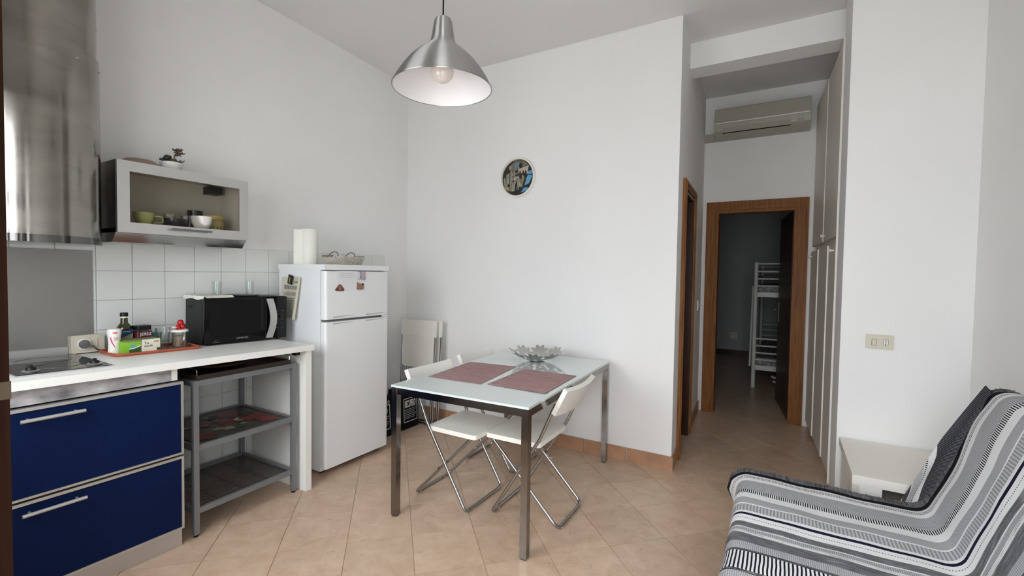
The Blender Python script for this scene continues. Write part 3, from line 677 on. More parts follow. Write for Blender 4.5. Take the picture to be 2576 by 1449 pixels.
def decal(mb, pts, r, a0, zoff=0.0):
    """outline (arc metres, height) wrapped on a cylinder of radius r around local z, centred on angle a0"""
    n = len(pts); c = Vector((sum(p[0] for p in pts) / n, sum(p[1] for p in pts) / n, 0))
    def q(p): a = a0 + p[0] / r; return (r * cos(a), r * sin(a), p[1] + zoff)
    cv = mb.bm.verts.new(q((c.x, c.y))); V = [mb.bm.verts.new(q(p)) for p in pts]
    for i in range(n): mb.bm.faces.new((cv, V[i], V[(i + 1) % n]))
    return mb
FA = radians(-22)
mb = MB(); decal(mb, [(-0.016, 0.086), (-0.010, 0.06), (0.004, 0.035), (0.006, 0.032), (0.004, 0.04), (-0.004, 0.06), (-0.012, 0.09)], 0.0272, FA).build('pink_stripe', 'pink', t)
mb = MB(); decal(mb, [(0.015 + 0.011 * cos(k * pi / 6), 0.110 + 0.006 * sin(k * pi / 6)) for k in range(12)], 0.0295, FA - .3).build('lid_badge', 'palepink', t)
mb = MB()
for z in (0.084, 0.078, 0.071): decal(mb, [(0.000, z), (0.018, z + 0.001), (0.018, z + 0.004), (0.0, z + 0.003)], 0.0272, FA)
mb.build('print_lines', 'palepink', t)
t = thing('oil_bottle', 'dark green olive oil bottle with a navy label on the tray', 'bottle', wt(-3.01, 1.053, TZ))
MB().prism(rrect(-0.027, 0.027, -0.027, 0.027, 0.012), 2, 0, 0.118).build('body', 'oil', t, smooth=True)
MB().lathe([(0.029, 0.112), (0.033, 0.118), (0.029, 0.132), (0.016, 0.150), (0.0145, 0.190), (0.0, 0.190)], 24).build('shoulder', 'oil', t, smooth=True)
MB().lathe([(0.0, 0.176), (0.0165, 0.176), (0.0165, 0.184), (0, 0.184)], 24).build('neck_band', 'cardwhite', t, smooth=True)
MB().lathe([(0.0, 0.184), (0.0175, 0.184), (0.0175, 0.202), (0.016, 0.204), (0, 0.204)], 24).build('cap', 'black', t, smooth=True)
lb = MB().box(-0.0275, 0.0275, -0.0275, 0.0275, 0.056, 0.116).build('label', 'navy', t)
MB().prism([(-0.0276, 0.03), (0.0276, 0.03), (0.0276, 0.094), (0.012, 0.086), (-0.006, 0.080), (-0.0276, 0.068)], 0, 0.0, 0.028).build('label_foot', 'khaki', lb)
MB().prism([(-0.018, 0.100), (-0.004, 0.104), (0.016, 0.101), (0.016, 0.104), (-0.004, 0.108), (-0.018, 0.104)], 0, 0.0, 0.0281).build('label_script', 'dialblue', lb)
t = thing('coffee_tub', 'square jar with black lid and red label printed JEREZ behind the tea boxes', 'jar', wt(-2.995, 1.122, TZ), (0, 0, 0.12))
MB().prism(rrect(-0.036, 0.036, -0.036, 0.036, 0.008), 2, 0, 0.108).build('body', 'glassware', t, smooth=True)
MB().prism(rrect(-0.033, 0.033, -0.033, 0.033, 0.008), 2, 0.004, 0.098).build('contents', 'maroon', t)
MB().prism(rrect(-0.034, 0.034, -0.034, 0.034, 0.008), 2, 0.108, 0.132).build('lid', 'black', t, bevel=0.002)
MB().prism(rrect(-0.0365, 0.0365, -0.0365, 0.0365, 0.008), 2, 0.070, 0.102).build('label', 'maroon', t)
MB().prism(rrect(-0.0367, 0.0367, -0.0367, 0.0367, 0.008), 2, 0.046, 0.0695).build('label_band', 'redlabel', t)
text('lettering', 'JEREZ', 0.022, 'print', t, (0.0368, 0.004, 0.086), RX)
t = thing('tea_box', 'lime green tea box with a striped picture, leaning on the cream box', 'box', wt(-2.87, 1.000, TZ), (0, 0, 0.03))
MB().box(-0.06, 0.0, 0, 0.075, 0, 0.062).build('carton', 'green', t, bevel=0.001)
MB().prism([(0.024, 0.004), (0.074, 0.004), (0.074, 0.038), (0.05, 0.028), (0.024, 0.024)], 0, 0.0, 0.0008).build('picture_field', 'dkgreen', t)
MB().prism([(0.024, 0.026), (0.05, 0.030), (0.074, 0.041), (0.074, 0.036), (0.05, 0.026), (0.024, 0.022)], 0, 0.0, 0.0012).build('picture_stripe', 'print', t)
MB().prism([(0.028, 0.034), (0.05, 0.034), (0.05, 0.046), (0.028, 0.044)], 0, 0.0, 0.0010).build('picture_sky', 'dialblue', t)
t = thing('tea_box', 'cream and olive tea box printed Tè verde on the tray', 'box', wt(-2.868, 1.078, TZ), (0, 0, 0.03))
MB().box(-0.075, 0.0, 0, 0.082, 0, 0.068).build('carton', 'cardwhite', t, bevel=0.001)
MB().box(-0.0752, -0.002, -0.06, 0.078, 0.0625, 0.0705).build('carton_top', 'olive', t, bevel=0.001)
text('lettering', 'Tè', 0.020, 'printdk', t, (0.0006, 0.020, 0.048), RX); text('lettering', 'verde', 0.018, 'printdk', t, (0.0006, 0.028, 0.034), RX)
MB().box(0, 0.0007, 0.053, 0.075, 0.050, 0.058).build('gold_badge', 'gold', t)
MB().box(0, 0.0007, 0.066, 0.082, 0.006, 0.020).build('corner_picture', 'dkgreen', t)
cup('water_glass', 'clear tumbler behind the tea boxes on the tray', 'glass', wt(-2.965, 1.210, TZ), [(0, 0), (0.027, 0), (0.035, 0.115), (0.033, 0.115), (0.025, 0.008), (0, 0.008)], 'glassware')
cup('water_glass', 'pale blue tinted tumbler beside the clear one on the tray', 'glass', wt(-3.035, 1.20, TZ), [(0, 0), (0.026, 0), (0.034, 0.085), (0.032, 0.085), (0.024, 0.008), (0, 0.008)], 'bluewater')
t = thing('sugar_jar', 'glass sugar jar with white lid and wire handle on the tray', 'jar', wt(-2.945, 1.285, TZ))
MB().lathe([(0, 0), (0.036, 0), (0.039, 0.006), (0.037, 0.088), (0.035, 0.088), (0.036, 0.008), (0, 0.006)], 28).build('glass_body', 'glassware', t, smooth=True)
MB().lathe([(0, 0.008), (0.034, 0.008), (0.034, 0.060), (0.02, 0.066), (0, 0.064)], 24).build('contents', 'sugar', t, smooth=True)
MB().lathe([(0, 0.088), (0.042, 0.088), (0.042, 0.096), (0.038, 0.100), (0, 0.100)], 28).build('lid', 'white', t, smooth=True)
MB().tube([(0.039 + 0.022 * sin(a), -0.006 + 0.004 * cos(a), 0.05 + 0.034 * cos(a)) for a in [k * pi / 10 for k in range(11)]], 0.0028, 8).build('handle', 'chrome', t, smooth=True)
t = thing('tomato_timer', 'red tomato-shaped trinket sitting on the sugar jar lid', 'ornament', wt(-2.945, 1.287, TZ + 0.1))
for c, r in (((0, 0.012, 0.016), 0.017), ((0.006, -0.014, 0.014), 0.014), ((0.0, 0.002, 0.040), 0.016)): MB().ball(c, r, seg=16).build('red_ball', 'red', t, smooth=True)
MB().tube([(0.01, -0.022, 0.014), (0.012, -0.036, 0.016), (0.012, -0.044, 0.015)], 0.004, 8).build('white_tip', 'white', t, smooth=True)

# microwave
t = thing('microwave', 'black microwave oven with a curved silver handle on the worktop', 'microwave', (-2.885, 1.383, zc(1.383) + 0.0015), (CS, 0, -0.04))
MW, MH, MD = 0.500, 0.284, 0.235
MB().box(-MD, -0.02, 0, MW, 0.008, MH).build('casing', 'black', t, bevel=0.004)
for y in (0.04, MW - 0.04):
    for x in (-0.04, -MD + .03): MB().lathe([(0, 0), (0.012, 0), (0.012, 0.010), (0, 0.010)], 10, (x, y, 0)).build('foot', 'black', t)
d = MB().box(-0.019, 0.0, 0.0, 0.405, 0.010, MH - 0.002).build('door', 'blackgloss', t, bevel=0.003)
MB().box(-0.002, 0.0008, 0.03, 0.33, 0.055, MH - 0.02).build('door_window', 'blackmatte', d, bevel=0.001)
MB().grid([[(0.006 + 0.018 * sin(pi * k / 14), 0.360 + s * 0.044 + 0.018 * sin(pi * k / 14), 0.016 + (MH - 0.03) * k / 14) for s in (0, 0.25, 0.5, 0.75, 1)] for k in range(15)]).build('handle', 'alu', d, solid=0.006, smooth=True)
p = MB().box(-0.019, 0.0, 0.408, MW, 0.010, MH - 0.002).build('control_panel', 'blackgloss', t, bevel=0.003)
for r in range(5):
    for c in range(2):
        MB().box(0, 0.0008, 0.428 + 0.036 * c, 0.440 + 0.036 * c, 0.075 + 0.028 * r, 0.0775 + 0.028 * r).build('button_mark', 'faint', p)
text('lettering', 'SAMSUNG', 0.013, 'greyprint', d, (0.0008, 0.215, 0.032), RX, sx=1.2)
text('lettering', '30% F', 0.010, 'faint', d, (0.0008, 0.065, 0.026), RX)
MB().box(0, 0.0007, 0.045, 0.088, 0.016, 0.018).build('print_line', 'faint', d)
for a, zz in ((0.02, 0.225), (0.02, 0.218), (0.06, 0.230), (0.06, 0.223), (0.06, 0.216)):
    MB().box(-MD + a, -MD + a + 0.03, -0.0008, 0.001, zz, zz + 0.003).build('vent_slot', 'blackmatte', t)
MZ = zc(1.38) + 0.0015 + MH
rows = []
for i in range(13):
    x = -0.232 + 0.0195 * i; row = []
    for j in range(12):
        y = -0.004 + 0.017 * (j - 1); z = 0.004 + 0.004 * abs(sin(i * 1.1 + j * .8))
        if j == 0: y = -0.010; z = -0.012 - 0.004 * sin(i * 0.9)
        if i == 12: z = -0.004 if j > 1 else z - 0.002
        row.append((x, y, z))
    rows.append(row)
o = tag(MB().grid(rows).build('tea_towel', 'tissue', None, solid=0.002, smooth=True), 'white cloth lying on the left of the microwave', 'cloth'); o.location = (-2.885, 1.388, MZ + 0.002)
o = tag(MB().lathe([(0, 0), (0.085, 0), (0.11, 0.008), (0.108, 0.010), (0.08, 0.003), (0, 0.003)], 36).build('dark_plate', 'greyplastic', None, smooth=True), 'grey plate under the glasses on the microwave', 'plate'); o.location = (-3.0, 1.66, MZ - 0.0037); o.rotation_euler = TILT
for i, (x, y, lab) in enumerate(((-3.0, 1.512, 'tall clear glass standing on the left of the microwave top'), (-3.0, 1.715, 'tall clear glass standing on the right of the microwave top'))):
    cup('tall_glass', lab, 'glass', (x, y, MZ + (-0.0005 if i else -0.0015)), [(0, 0), (0.021, 0), (0.024, 0.092), (0.0225, 0.092), (0.0195, 0.006), (0, 0.006)], 'glassware')

# ------------------------------------------------------------------ serving cart under the worktop
t = thing('serving_cart', 'grey metal three-shelf serving cart under the worktop', 'cart', (-3.075, 1.158, 0), (0, 0, 0.035))
SW, SD = 0.555, 0.53; ps = 0.013
for x in (0.0, SD):
    for y in (0.0, SW):
        p = MB().box(x - ps, x + ps, y - ps, y + ps, 0.012, 0.800).build('post', 'greymetal', t, bevel=0.003)
        MB().lathe([(0, 0), (0.012, 0), (0.012, 0.012), (0, 0.012)], 12, (x, y, 0)).build('foot', 'black', p)
for z in (0.785, 0.455, 0.130):
    for a, b, c, d in ((0, SD, -0.009, 0.009), (0, SD, SW - .009, SW + .009), (-0.009, 0.009, 0, SW), (SD - .009, SD + .009, 0, SW)):
        MB().box(a + (0.012 if b - a > .1 else 0), b - (0.012 if b - a > .1 else 0), c + (0.012 if d - c > .1 else 0), d - (0.012 if d - c > .1 else 0), z - 0.014, z + 0.014).build('shelf_rail', 'greymetal', t, bevel=0.002)
MB().box(0.01, SD - .01, 0.01, SW - .01, 0.792, 0.799).build('top_shelf', 'traydark', t)
MB().box(0.01, SD - .01, 0.01, SW - .01, 0.455, 0.461).build('middle_shelf', 'traydark', t)
mb = MB()
for k in range(1, 30): mb.box(0.01 + SD * k / 30.5, 0.016 + SD * k / 30.5, 0.01, SW - .01, 0.127, 0.131)
for k in (1, 2, 3): mb.box(0.01, SD - .01, SW * k / 4 - .002, SW * k / 4 + .002, 0.124, 0.128)
mb.build('wire_shelf', 'wire', t)['kind'] = 'stuff'
t = thing('tray', 'dark brown tray with metal handles on top of the serving cart', 'tray', (-3.06, 1.17, 0.8005), (0, 0, 0.035))
MB().box(0, 0.51, 0, 0.53, 0, 0.006).build('base', 'traydark', t, bevel=0.002)
for a, b, c, d in ((0, 0.51, 0, 0.008), (0, 0.51, 0.522, 0.53), (0, 0.008, .008, .522), (0.502, 0.51, .008, .522)): MB().box(a, b, c, d, 0.006, 0.022).build('rim', 'traydark', t, bevel=0.002)
for y in (0.004, 0.526): MB().tube(fillet([(0.10, y, 0.012), (0.10, y, 0.050), (0.503, y, 0.050), (0.503, y, 0.012)], 0.012), 0.0032, 8).build('handle', 'chrome', t, smooth=True)
o = tag(MB().lathe([(0, 0.008), (0.05, 0.004), (0.12, 0.010), (0.175, 0.030), (0.178, 0.034), (0.172, 0.036), (0.12, 0.018), (0, 0.014)], 48).build('round_platter', 'board', None, smooth=True), 'round brown platter lying in the tray under the worktop', 'platter'); o.location = (-2.80, 1.42, 0.804)
t = thing('floral_placemat', 'dark mat with red flowers on the middle cart shelf', 'placemat', (-3.03, 1.19, 0.4618), (0, 0, 0.035))
MB().box(0, 0.47, 0, 0.49, 0, 0.002).build('mat', 'floral', t)
random.seed(3)
for k in range(26):
    cx, cy, r = random.uniform(0.06, 0.42), random.uniform(0.05, 0.44), random.uniform(0.03, 0.075); col = random.choice(['redflower', 'redflower', 'redflower', 'dkgreen', 'khaki', 'paper'])
    if col != 'redflower': r *= .5
    MB().poly([(cx + r * (1 + .3 * sin(5 * a)) * cos(a), cy + r * (1 + .3 * sin(5 * a)) * sin(a), 0.0024 + 0.00008 * k) for a in [2 * pi * q / 20 for q in range(20)]]).build('printed_flower', col, t)

# ------------------------------------------------------------------ fridge
FX, FY0, FY1, FZ = -2.575, 1.968, 2.526, 1.408
t = thing('fridge', 'white two-door fridge freezer between the worktop and the corner', 'fridge', (-3.075, FY0, 0)); FW = FY1 - FY0; FD = FX + 3.075
MB().box(0, FD - 0.052, 0, FW, 0.022, FZ - 0.036).build('cabinet', 'fridge', t, bevel=0.004, seg=2, smooth=True)
MB().box(-0.002, FD - 0.002, -0.006, FW + 0.006, FZ - 0.036, FZ).build('top_lid', 'fridge', t, bevel=0.006, seg=3, smooth=True)
MB().box(0.01, FD - 0.046, 0.006, FW - .006, 0.05, FZ - .042).build('gasket', 'gasket', t)
for x in (0.04, FD - 0.09):
    for y in (0.04, FW - 0.04): MB().lathe([(0, 0), (0.016, 0), (0.016, 0.023), (0, 0.023)], 12, (x, y, 0)).build('foot', 'black', t)
def fdoor(z0, z1, name):
    d = MB().prism(rrect(FD - 0.046, FD + 0.05, 0.0, FW, 0.022, 6), 2, z0, z1)
    bmesh.ops.bisect_plane(d.bm, geom=d.bm.verts[:] + d.bm.edges[:] + d.bm.faces[:], plane_co=(FD - 0.0005, 0, 0), plane_no=(1, 0, 0), clear_outer=True)
    bmesh.ops.holes_fill(d.bm, edges=[e for e in d.bm.edges if len(e.link_faces) < 2])
    return d
def fdoor(z0, z1, name):
    pts = [(FD - 0.046, 0.0)] + [(FD - 0.018 + 0.018 * sin(a), 0.018 - 0.018 * cos(a)) for a in [k * pi / 12 for k in range(7)]] + [(FD - 0.018 + 0.018 * cos(a), FW - 0.018 + 0.018 * sin(a)) for a in [k * pi / 12 for k in range(7)]] + [(FD - 0.046, FW)]
    return MB().prism(pts, 2, z0, z1).build(name, 'fridge', t, bevel=0.002, smooth=True)
d1 = fdoor(1.043, FZ - 0.044, 'freezer_door'); d2 = fdoor(0.045, 1.026, 'fridge_door')
for d, za, zb in ((d1, 1.046, 1.066), (d2, 0.998, 1.022)):
    for y0, y1 in ((0.06, 0.24), (0.34, 0.52)):
        MB().prism([(y0, zb - .004), (y0, zb - .013), (y1, zb - .006), (y1, zb - .004)], 0, FD - 0.004, FD + 0.0012).build('grip_recess_shade', 'gripshade', d)  # grey wedge paints the shade of a grip recess
MB().box(FD - 0.03, FD + 0.003, FW - 0.045, FW - 0.01, 1.028, 1.040).build('hinge_cover', 'white', d1, bevel=0.002)
# things held on the fridge
t = thing('note_sheet', 'white handwritten note on the freezer door', 'note', (FX + 0.0012, 2.058, 1.258))
MB().box(0, 0.0006, 0, 0.165, 0, 0.108).build('paper', 'notepaper', t)
for s, z in (('Tempo notte per qui', 0.092), ('dimenticare chiudere gli', 0.079), ('porta e le finestre', 0.066)):
    text('handwriting', s, 0.0135, 'paleink', t, (0.001, 0.082, z), RX, ext=0.0001)
t = thing('magnet', 'brown triangular magnet with a cream letter on the freezer door', 'magnet', (FX, 2.075, 1.253))
MB().prism([(-0.034, -0.012), (-0.03, -0.020), (0.032, -0.022), (0.038, -0.012), (0.006, 0.022), (-0.002, 0.022)], 0, 0.002, 0.009).build('body', 'brownmag', t, bevel=0.002)
text('lettering', 'G', 0.032, 'tan', t, (0.0092, 0.0, -0.002), RX, bold=True)
t = thing('magnet', 'silver photo magnet near the top of the freezer door', 'magnet', (FX, 2.263, 1.332))
MB().box(0.001, 0.007, -0.028, 0.034, -0.028, 0.030).build('body', 'silver', t, bevel=0.001)
MB().box(0.007, 0.0078, 0.0, 0.032, 0.0, 0.026).build('rose_print', 'rose', t)
MB().box(0.007, 0.0078, -0.027, -0.021, -0.026, 0.028).build('white_edge', 'print', t)
t = thing('magnet', 'brown ragged-edged magnet under the silver one on the freezer door', 'magnet', (FX, 2.248, 1.262))
MB().prism([(-0.028, -0.022), (-0.01, -0.026), (0.016, -0.027), (0.034, -0.018), (0.036, -0.004), (0.030, 0.004), (0.034, 0.014), (0.02, 0.020), (0.014, 0.014), (0.002, 0.018), (-0.006, 0.016), (-0.016, 0.026), (-0.026, 0.026), (-0.024, 0.006)], 0, 0.001, 0.008).build('body', 'sepia', t, bevel=0.001)
MB().prism([(0.012, 0.008), (0.03, 0.006), (0.033, 0.013), (0.02, 0.019)], 0, 0.006, 0.0086).build('dark_patch', 'black', t)
t = thing('newspaper_clipping', 'curled newspaper page pinned on the side of the fridge', 'paper', (-3.02, FY0 - 0.008, 1.03))
rows = []
for k in range(13):
    z = 0.29 * (1 - k / 12); sl = 0.05 * (k / 12) ** 1.5
    rows.append([(0.0 + 0.20 * j / 8 - sl * (j / 8) + (0.012 * (1 - j / 8) if k == 0 else 0), 0.004 - 0.010 * abs(j / 8 - 0.5) * (0.6 + k / 12) - (0.012 * max(0, 0.25 - j / 8) * 4 if k < 5 else 0) - 0.012 * (k / 12) * (j / 8), z) for j in range(9)])
MB().grid(rows).build('sheet', 'paper', t, solid=0.0006, smooth=True)
fold = MB().hexa([(0.192, -0.010, 0.29), (0.206, -0.006, 0.29), (0.206, -0.004, 0.29), (0.192, -0.008, 0.29)][:4] + [(0.140, -0.026, 0.0), (0.160, -0.022, 0.0), (0.160, -0.018, 0.0), (0.140, -0.022, 0.0)]).build('folded_edge', 'paper', t)
def onpage(name, x0, x1, z0, z1, m):
    MB().box(x0, x1, -0.0098, -0.0088, z0, z1).build(name, m, t)
onpage('printed_block', 0.03, 0.075, 0.205, 0.235, 'papergrey'); onpage('printed_block', 0.09, 0.17, 0.205, 0.228, 'papergrey')
onpage('printed_line', 0.025, 0.165, 0.142, 0.147, 'papergrey'); onpage('printed_line', 0.025, 0.16, 0.125, 0.128, 'papergrey'); onpage('printed_line', 0.12, 0.175, 0.25, 0.262, 'papergrey')
text('headline', 'calose', 0.052, 'papergrey', t, (0.095, -0.0098, 0.178), RY, sx=0.9)
for k in range(7): MB().box(0.02, 0.15 - 0.004 * k, -0.0165, -0.0150 , 0.104 - 0.015 * k, 0.108 - 0.015 * k).build('printed_line', 'papergrey', t)
t = thing('magnet', 'black and gold tilted magnet pinning the newspaper page to the fridge side', 'magnet', (-2.918, FY0 - 0.017, 1.302), (0, radians(14), 0))
MB().box(-0.022, 0.022, -0.006, 0.0, -0.031, 0.031).build('body', 'black', t, bevel=0.002)
MB().prism([(-0.004, -0.024), (0.004, -0.02), (0.0, 0.0), (0.010, 0.012), (0.006, 0.014), (-0.004, 0.004), (-0.008, 0.016), (-0.012, 0.014), (-0.006, 0.0)], 1, -0.007, -0.005).build('gold_figure', 'gold', t)
# on the fridge
t = thing('kitchen_roll', 'white kitchen paper roll standing on the fridge', 'paper roll', (-2.925, 2.104, FZ))
MB().lathe([(0.018, 0.0), (0.052, 0.0), (0.054, 0.003), (0.054, 0.247), (0.052, 0.25), (0.018, 0.25), (0.018, 0.0)], 36).build('roll', 'tissue', t, smooth=True)
MB().grid([[(-0.004 - 0.03 * s, -0.053 - 0.024 * s, 0.002 + 0.244 * z) for z in (0, .5, 1)] for s in (0, .4, .8, 1.2, 1.6)]).build('loose_sheet', 'tissue', t, solid=0.001, smooth=True)
t = thing('wicker_basket', 'small whitewashed wicker basket with hoop handles on the fridge', 'basket', (-2.795, 2.292, FZ), (0, 0, 0.0))
random.seed(5)
for k in range(7):
    z = 0.006 + 0.0085 * k; f = 1 + 0.035 * k
    pts = []
    for q in range(56):
        a = 2 * pi * q / 56; w_ = 0.003 * (1 if (q + k) % 2 else -1)
        c_, s_ = cos(a), sin(a); sg = lambda v: (abs(v) ** 0.45) * (1 if v > 0 else -1)
        pts.append(((0.075 * f + w_) * sg(c_), (0.115 * f + w_) * sg(s_), z))
    MB().tube(pts, 0.0046, 6, closed=True).build('wicker_strand', 'wicker', t, smooth=True)
MB().prism(rrect(-0.07, 0.07, -0.11, 0.11, 0.02), 2, 0.0, 0.006).build('base', 'wicker', t)
for s in (-1, 1):
    MB().tube([(0.05 * sin(a) * .35 - 0.02, s * 0.075 + 0.04 * cos(a), 0.062 + 0.034 * sin(a)) for a in [k * pi / 10 for k in range(11)]], 0.0035, 8).build('hoop_handle', 'wicker_and_shade', t, smooth=True)
    MB().tube([(-0.055, s * 0.138, 0.062), (0.055, s * 0.138, 0.062)], 0.008, 8).build('end_rim', 'wicker_and_shade', t, smooth=True)

# ------------------------------------------------------------------ folding chairs
def curved_panel(w, h, th, sag, n=12):
    rows = [[(-sag * (1 - (2 * j / n - 1) ** 2), w * (j / n - .5), z) for j in range(n + 1)] for z in (0, h * .25, h * .5, h * .75, h)]
    return MB().grid(rows)
def make_chair(label, group):
    t = thing('folding_chair', label, 'chair', group=group)
    MB().prism(rrect(-0.085, 0.262, -0.185, 0.185, 0.022), 2, 0.430, 0.456).build('seat', 'white', t, bevel=0.006, seg=2, smooth=True)
    b = curved_panel(0.415, 0.155, 0.02, 0.022).xf(Matrix.Translation((-0.160, 0, 0.640)) @ Matrix.Rotation(radians(-26), 4, 'Y')).build('backrest', 'white', t, solid=0.026, smooth=True)
    w = 0.192
    side = [(-0.180, 0.690), (-0.157, 0.642), (-0.090, 0.485), (0.205, 0.012)]
    p = [(x, -w, z) for x, z in side] + [(x, w, z) for x, z in side[::-1]]
    MB().tube(fillet(p, 0.03), 0.0095, 10).build('back_frame', 'tube', t, smooth=True)
    w2 = 0.168
    p = [(0.220, -w2, 0.428), (-0.195, -w2, 0.012), (-0.195, w2, 0.012), (0.225, w2, 0.428)]
    MB().tube(fillet(p, 0.045), 0.0095, 10).build('front_frame', 'tube', t, smooth=True)
    for s in (-1, 1): MB().tube([(0.018, s * 0.152, 0.316 - .09), (0.018, s * 0.205, 0.316 - .09)], 0.006, 8).build('pivot', 'chrome', t, smooth=True)
    for y in (-0.12, 0.12): MB().ball((0.205, y, 0.006), 0.008, seg=8).ball((-0.195, y, 0.006), 0.008, seg=8).build('floor_glide', 'white', t)
    return t
G = 'white folding chairs at the glass table'
ch = make_chair('white folding chair nearest the fridge, pushed under the table on its left', G)
ch.location = (-1.716, 2.275, 0)
c2 = copy_tree(ch); c2['label'] = 'white folding chair on the table side facing the fridge, by the corridor'; c2.location = (-1.188, 2.365, 0); c2.rotation_euler = (0, 0, pi + 0.02)
c3 = copy_tree(ch); c3['label'] = 'white folding chair on the left of the table closest to the clock wall'; c3.location = (-1.765, 2.86, 0)
def folded(label):
    t = thing('folded_chair', label, 'chair', group='folded white chairs in the corner')
    MB().box(-0.205, 0.205, -0.018, 0.0, 0.785, 0.93).build('backrest', 'white', t, bevel=0.005, seg=2, smooth=True)
    MB().prism(rrect(-0.185, 0.185, 0.50, 0.84, 0.03), 1, -0.010, 0.010).build('seat', 'white', t, bevel=0.004, smooth=True)
    for w, z1, y in ((0.196, 0.80, 0.0), (0.165, 0.52, 0.012)):
        MB().tube(fillet([(-w, y, z1), (-w, y, 0.012), (w, y, 0.012), (w, y, z1)], 0.05), 0.0095, 10).build('tube_frame', 'tube', t, smooth=True)
    return t
f1 = folded('folded white chair leaning in the corner, the front one of the pair'); f1.location = (-2.845, 3.13, 0); f1.rotation_euler = (radians(-3), 0, 0)
f2 = copy_tree(f1); f2['label'] = 'folded white chair leaning in the corner behind the front one'; f2.location = (-2.825, 3.185, 0)

# black bags by the fridge
def bag(label, y0, y1, full):
    t = thing('recycling_bag', label, 'bag', (-2.97, y0, 0)); L = y1 - y0
    MB().hexa([(0, 0, 0), (0.19, 0, 0), (0.19, L, 0), (0, L, 0), (0.02, 0.0, 0.335), (0.175, 0.0, 0.335), (0.175, L, 0.335), (0.02, L, 0.335)]).build('sack', 'blackmatte', t, bevel=0.008, seg=2, smooth=True)
    def fx(z): return 0.1905 - 0.015 * z / 0.335 + 0.001
    ang = (pi / 2 - math.atan(0.015 / 0.335) * -1, 0, pi / 2)
    def strip(a, b, c, d, m='print', nm='printed_frame'):
        MB().hexa([(fx(c), a, c), (fx(c) + .0006, a, c), (fx(c) + .0006, b, c), (fx(c), b, c), (fx(d), a, d), (fx(d) + .0006, a, d), (fx(d) + .0006, b, d), (fx(d), b, d)]).build(nm, m, t)
    a, b, c, d = 0.02, L - 0.015, 0.06, 0.265
    for q in ((a, b, c, c + .005), (a, b, d - .005, d), (a, a + .005, c, d), (b - .005, b, c, d)): strip(*q)
    if full: text('lettering', 'RECUPERO', 0.085, 'print', t, (fx(0.215) + .001, L / 2, 0.213), (pi / 2, 0, pi / 2), sx=0.32, bold=True)
    else: text('lettering', 'RECUPERO', 0.06, 'print', t, (fx(0.215) + .001, L / 2, 0.213), (pi / 2, 0, pi / 2), sx=0.40, bold=True)
    for k in range(6): strip(0.03, L - 0.03 - 0.01 * (k % 3), 0.165 - 0.015 * k, 0.170 - 0.015 * k, 'greyprint', 'printed_line')
    MB().tube([(fx(0.29) + .0006, L - 0.03 + 0.009 * cos(k * pi / 8), 0.285 + 0.011 * sin(k * pi / 8)) for k in range(16)], 0.0018, 4, closed=True).build('printed_ring', 'print', t)
bag('black bag printed RECUPERO standing under the folded chairs', 2.90, 3.10, True)
bag('black bag with white print half hidden behind the fridge', 2.57, 2.775, False)

# ------------------------------------------------------------------ table
TA = 0.0461
t = thing('dining_table', 'white glass dining table on square chrome legs', 'table', (-1.8592, 1.8465, 0), (0, 0, TA)); TW, TL = 0.85, 1.352
MB().box(0, TW, 0, TL, 0.7285, 0.7400).build('glass_top', 'tabletop', t, bevel=0.002)
for x0, x1, y0, y1 in ((0.037, TW - .037, 0.004, 0.034), (0.037, TW - .037, TL - .034, TL - .004), (0.004, 0.034, 0.037, TL - .037), (TW - .034, TW - .004, 0.037, TL - .037)):
    MB().box(x0, x1, y0, y1, 0.690, 0.7280).build('apron_rail', 'chromedk', t, bevel=0.001)
for x in (0.003, TW - 0.039):
    for y in (0.003, TL - 0.039):
        l = MB().box(x, x + 0.036, y, y + 0.036, 0.006, 0.7282).build('leg', 'chromedk', t, bevel=0.0015)
        MB().box(x + .004, x + .032, y + .004, y + .032, 0.0, 0.006).build('foot_cap', 'black', l)
for i, (pts, lab) in enumerate((([(-1.815, 2.109), (-1.453, 2.128), (-1.528, 2.666), (-1.878, 2.624)], 'mauve woven placemat on the fridge side of the table'),
                 ([(-1.419, 2.150), (-1.054, 2.148), (-1.083, 2.637), (-1.445, 2.631)], 'mauve woven placemat on the corridor side of the table'))):
    cx = sum(p[0] for p in pts) / 4; cy = sum(p[1] for p in pts) / 4
    t = thing('placemat', lab, 'placemat', (cx, cy, 0.7404), group='woven placemats')
    n = 60
    A, B, C_, D_ = [Vector((p[0] - cx, p[1] - cy, 0)) for p in pts]
    rows = []
    for k in range(n + 1):
        a = A.lerp(D_, k / n); b = B.lerp(C_, k / n); z = 0.0022 + 0.0010 * (k % 2); lift = 0.006 * max(0, (0.12 - k / n)) / 0.12 if i else 0
        rows.append([(a.lerp(b, q / 12).x, a.lerp(b, q / 12).y, z + lift * (0.3 + 0.7 * q / 12) * (0.5 + 0.5 * sin(k * 3))) for q in range(13)])
    MB().grid(rows).build('woven_sheet', 'mat', t, solid=0.0018)
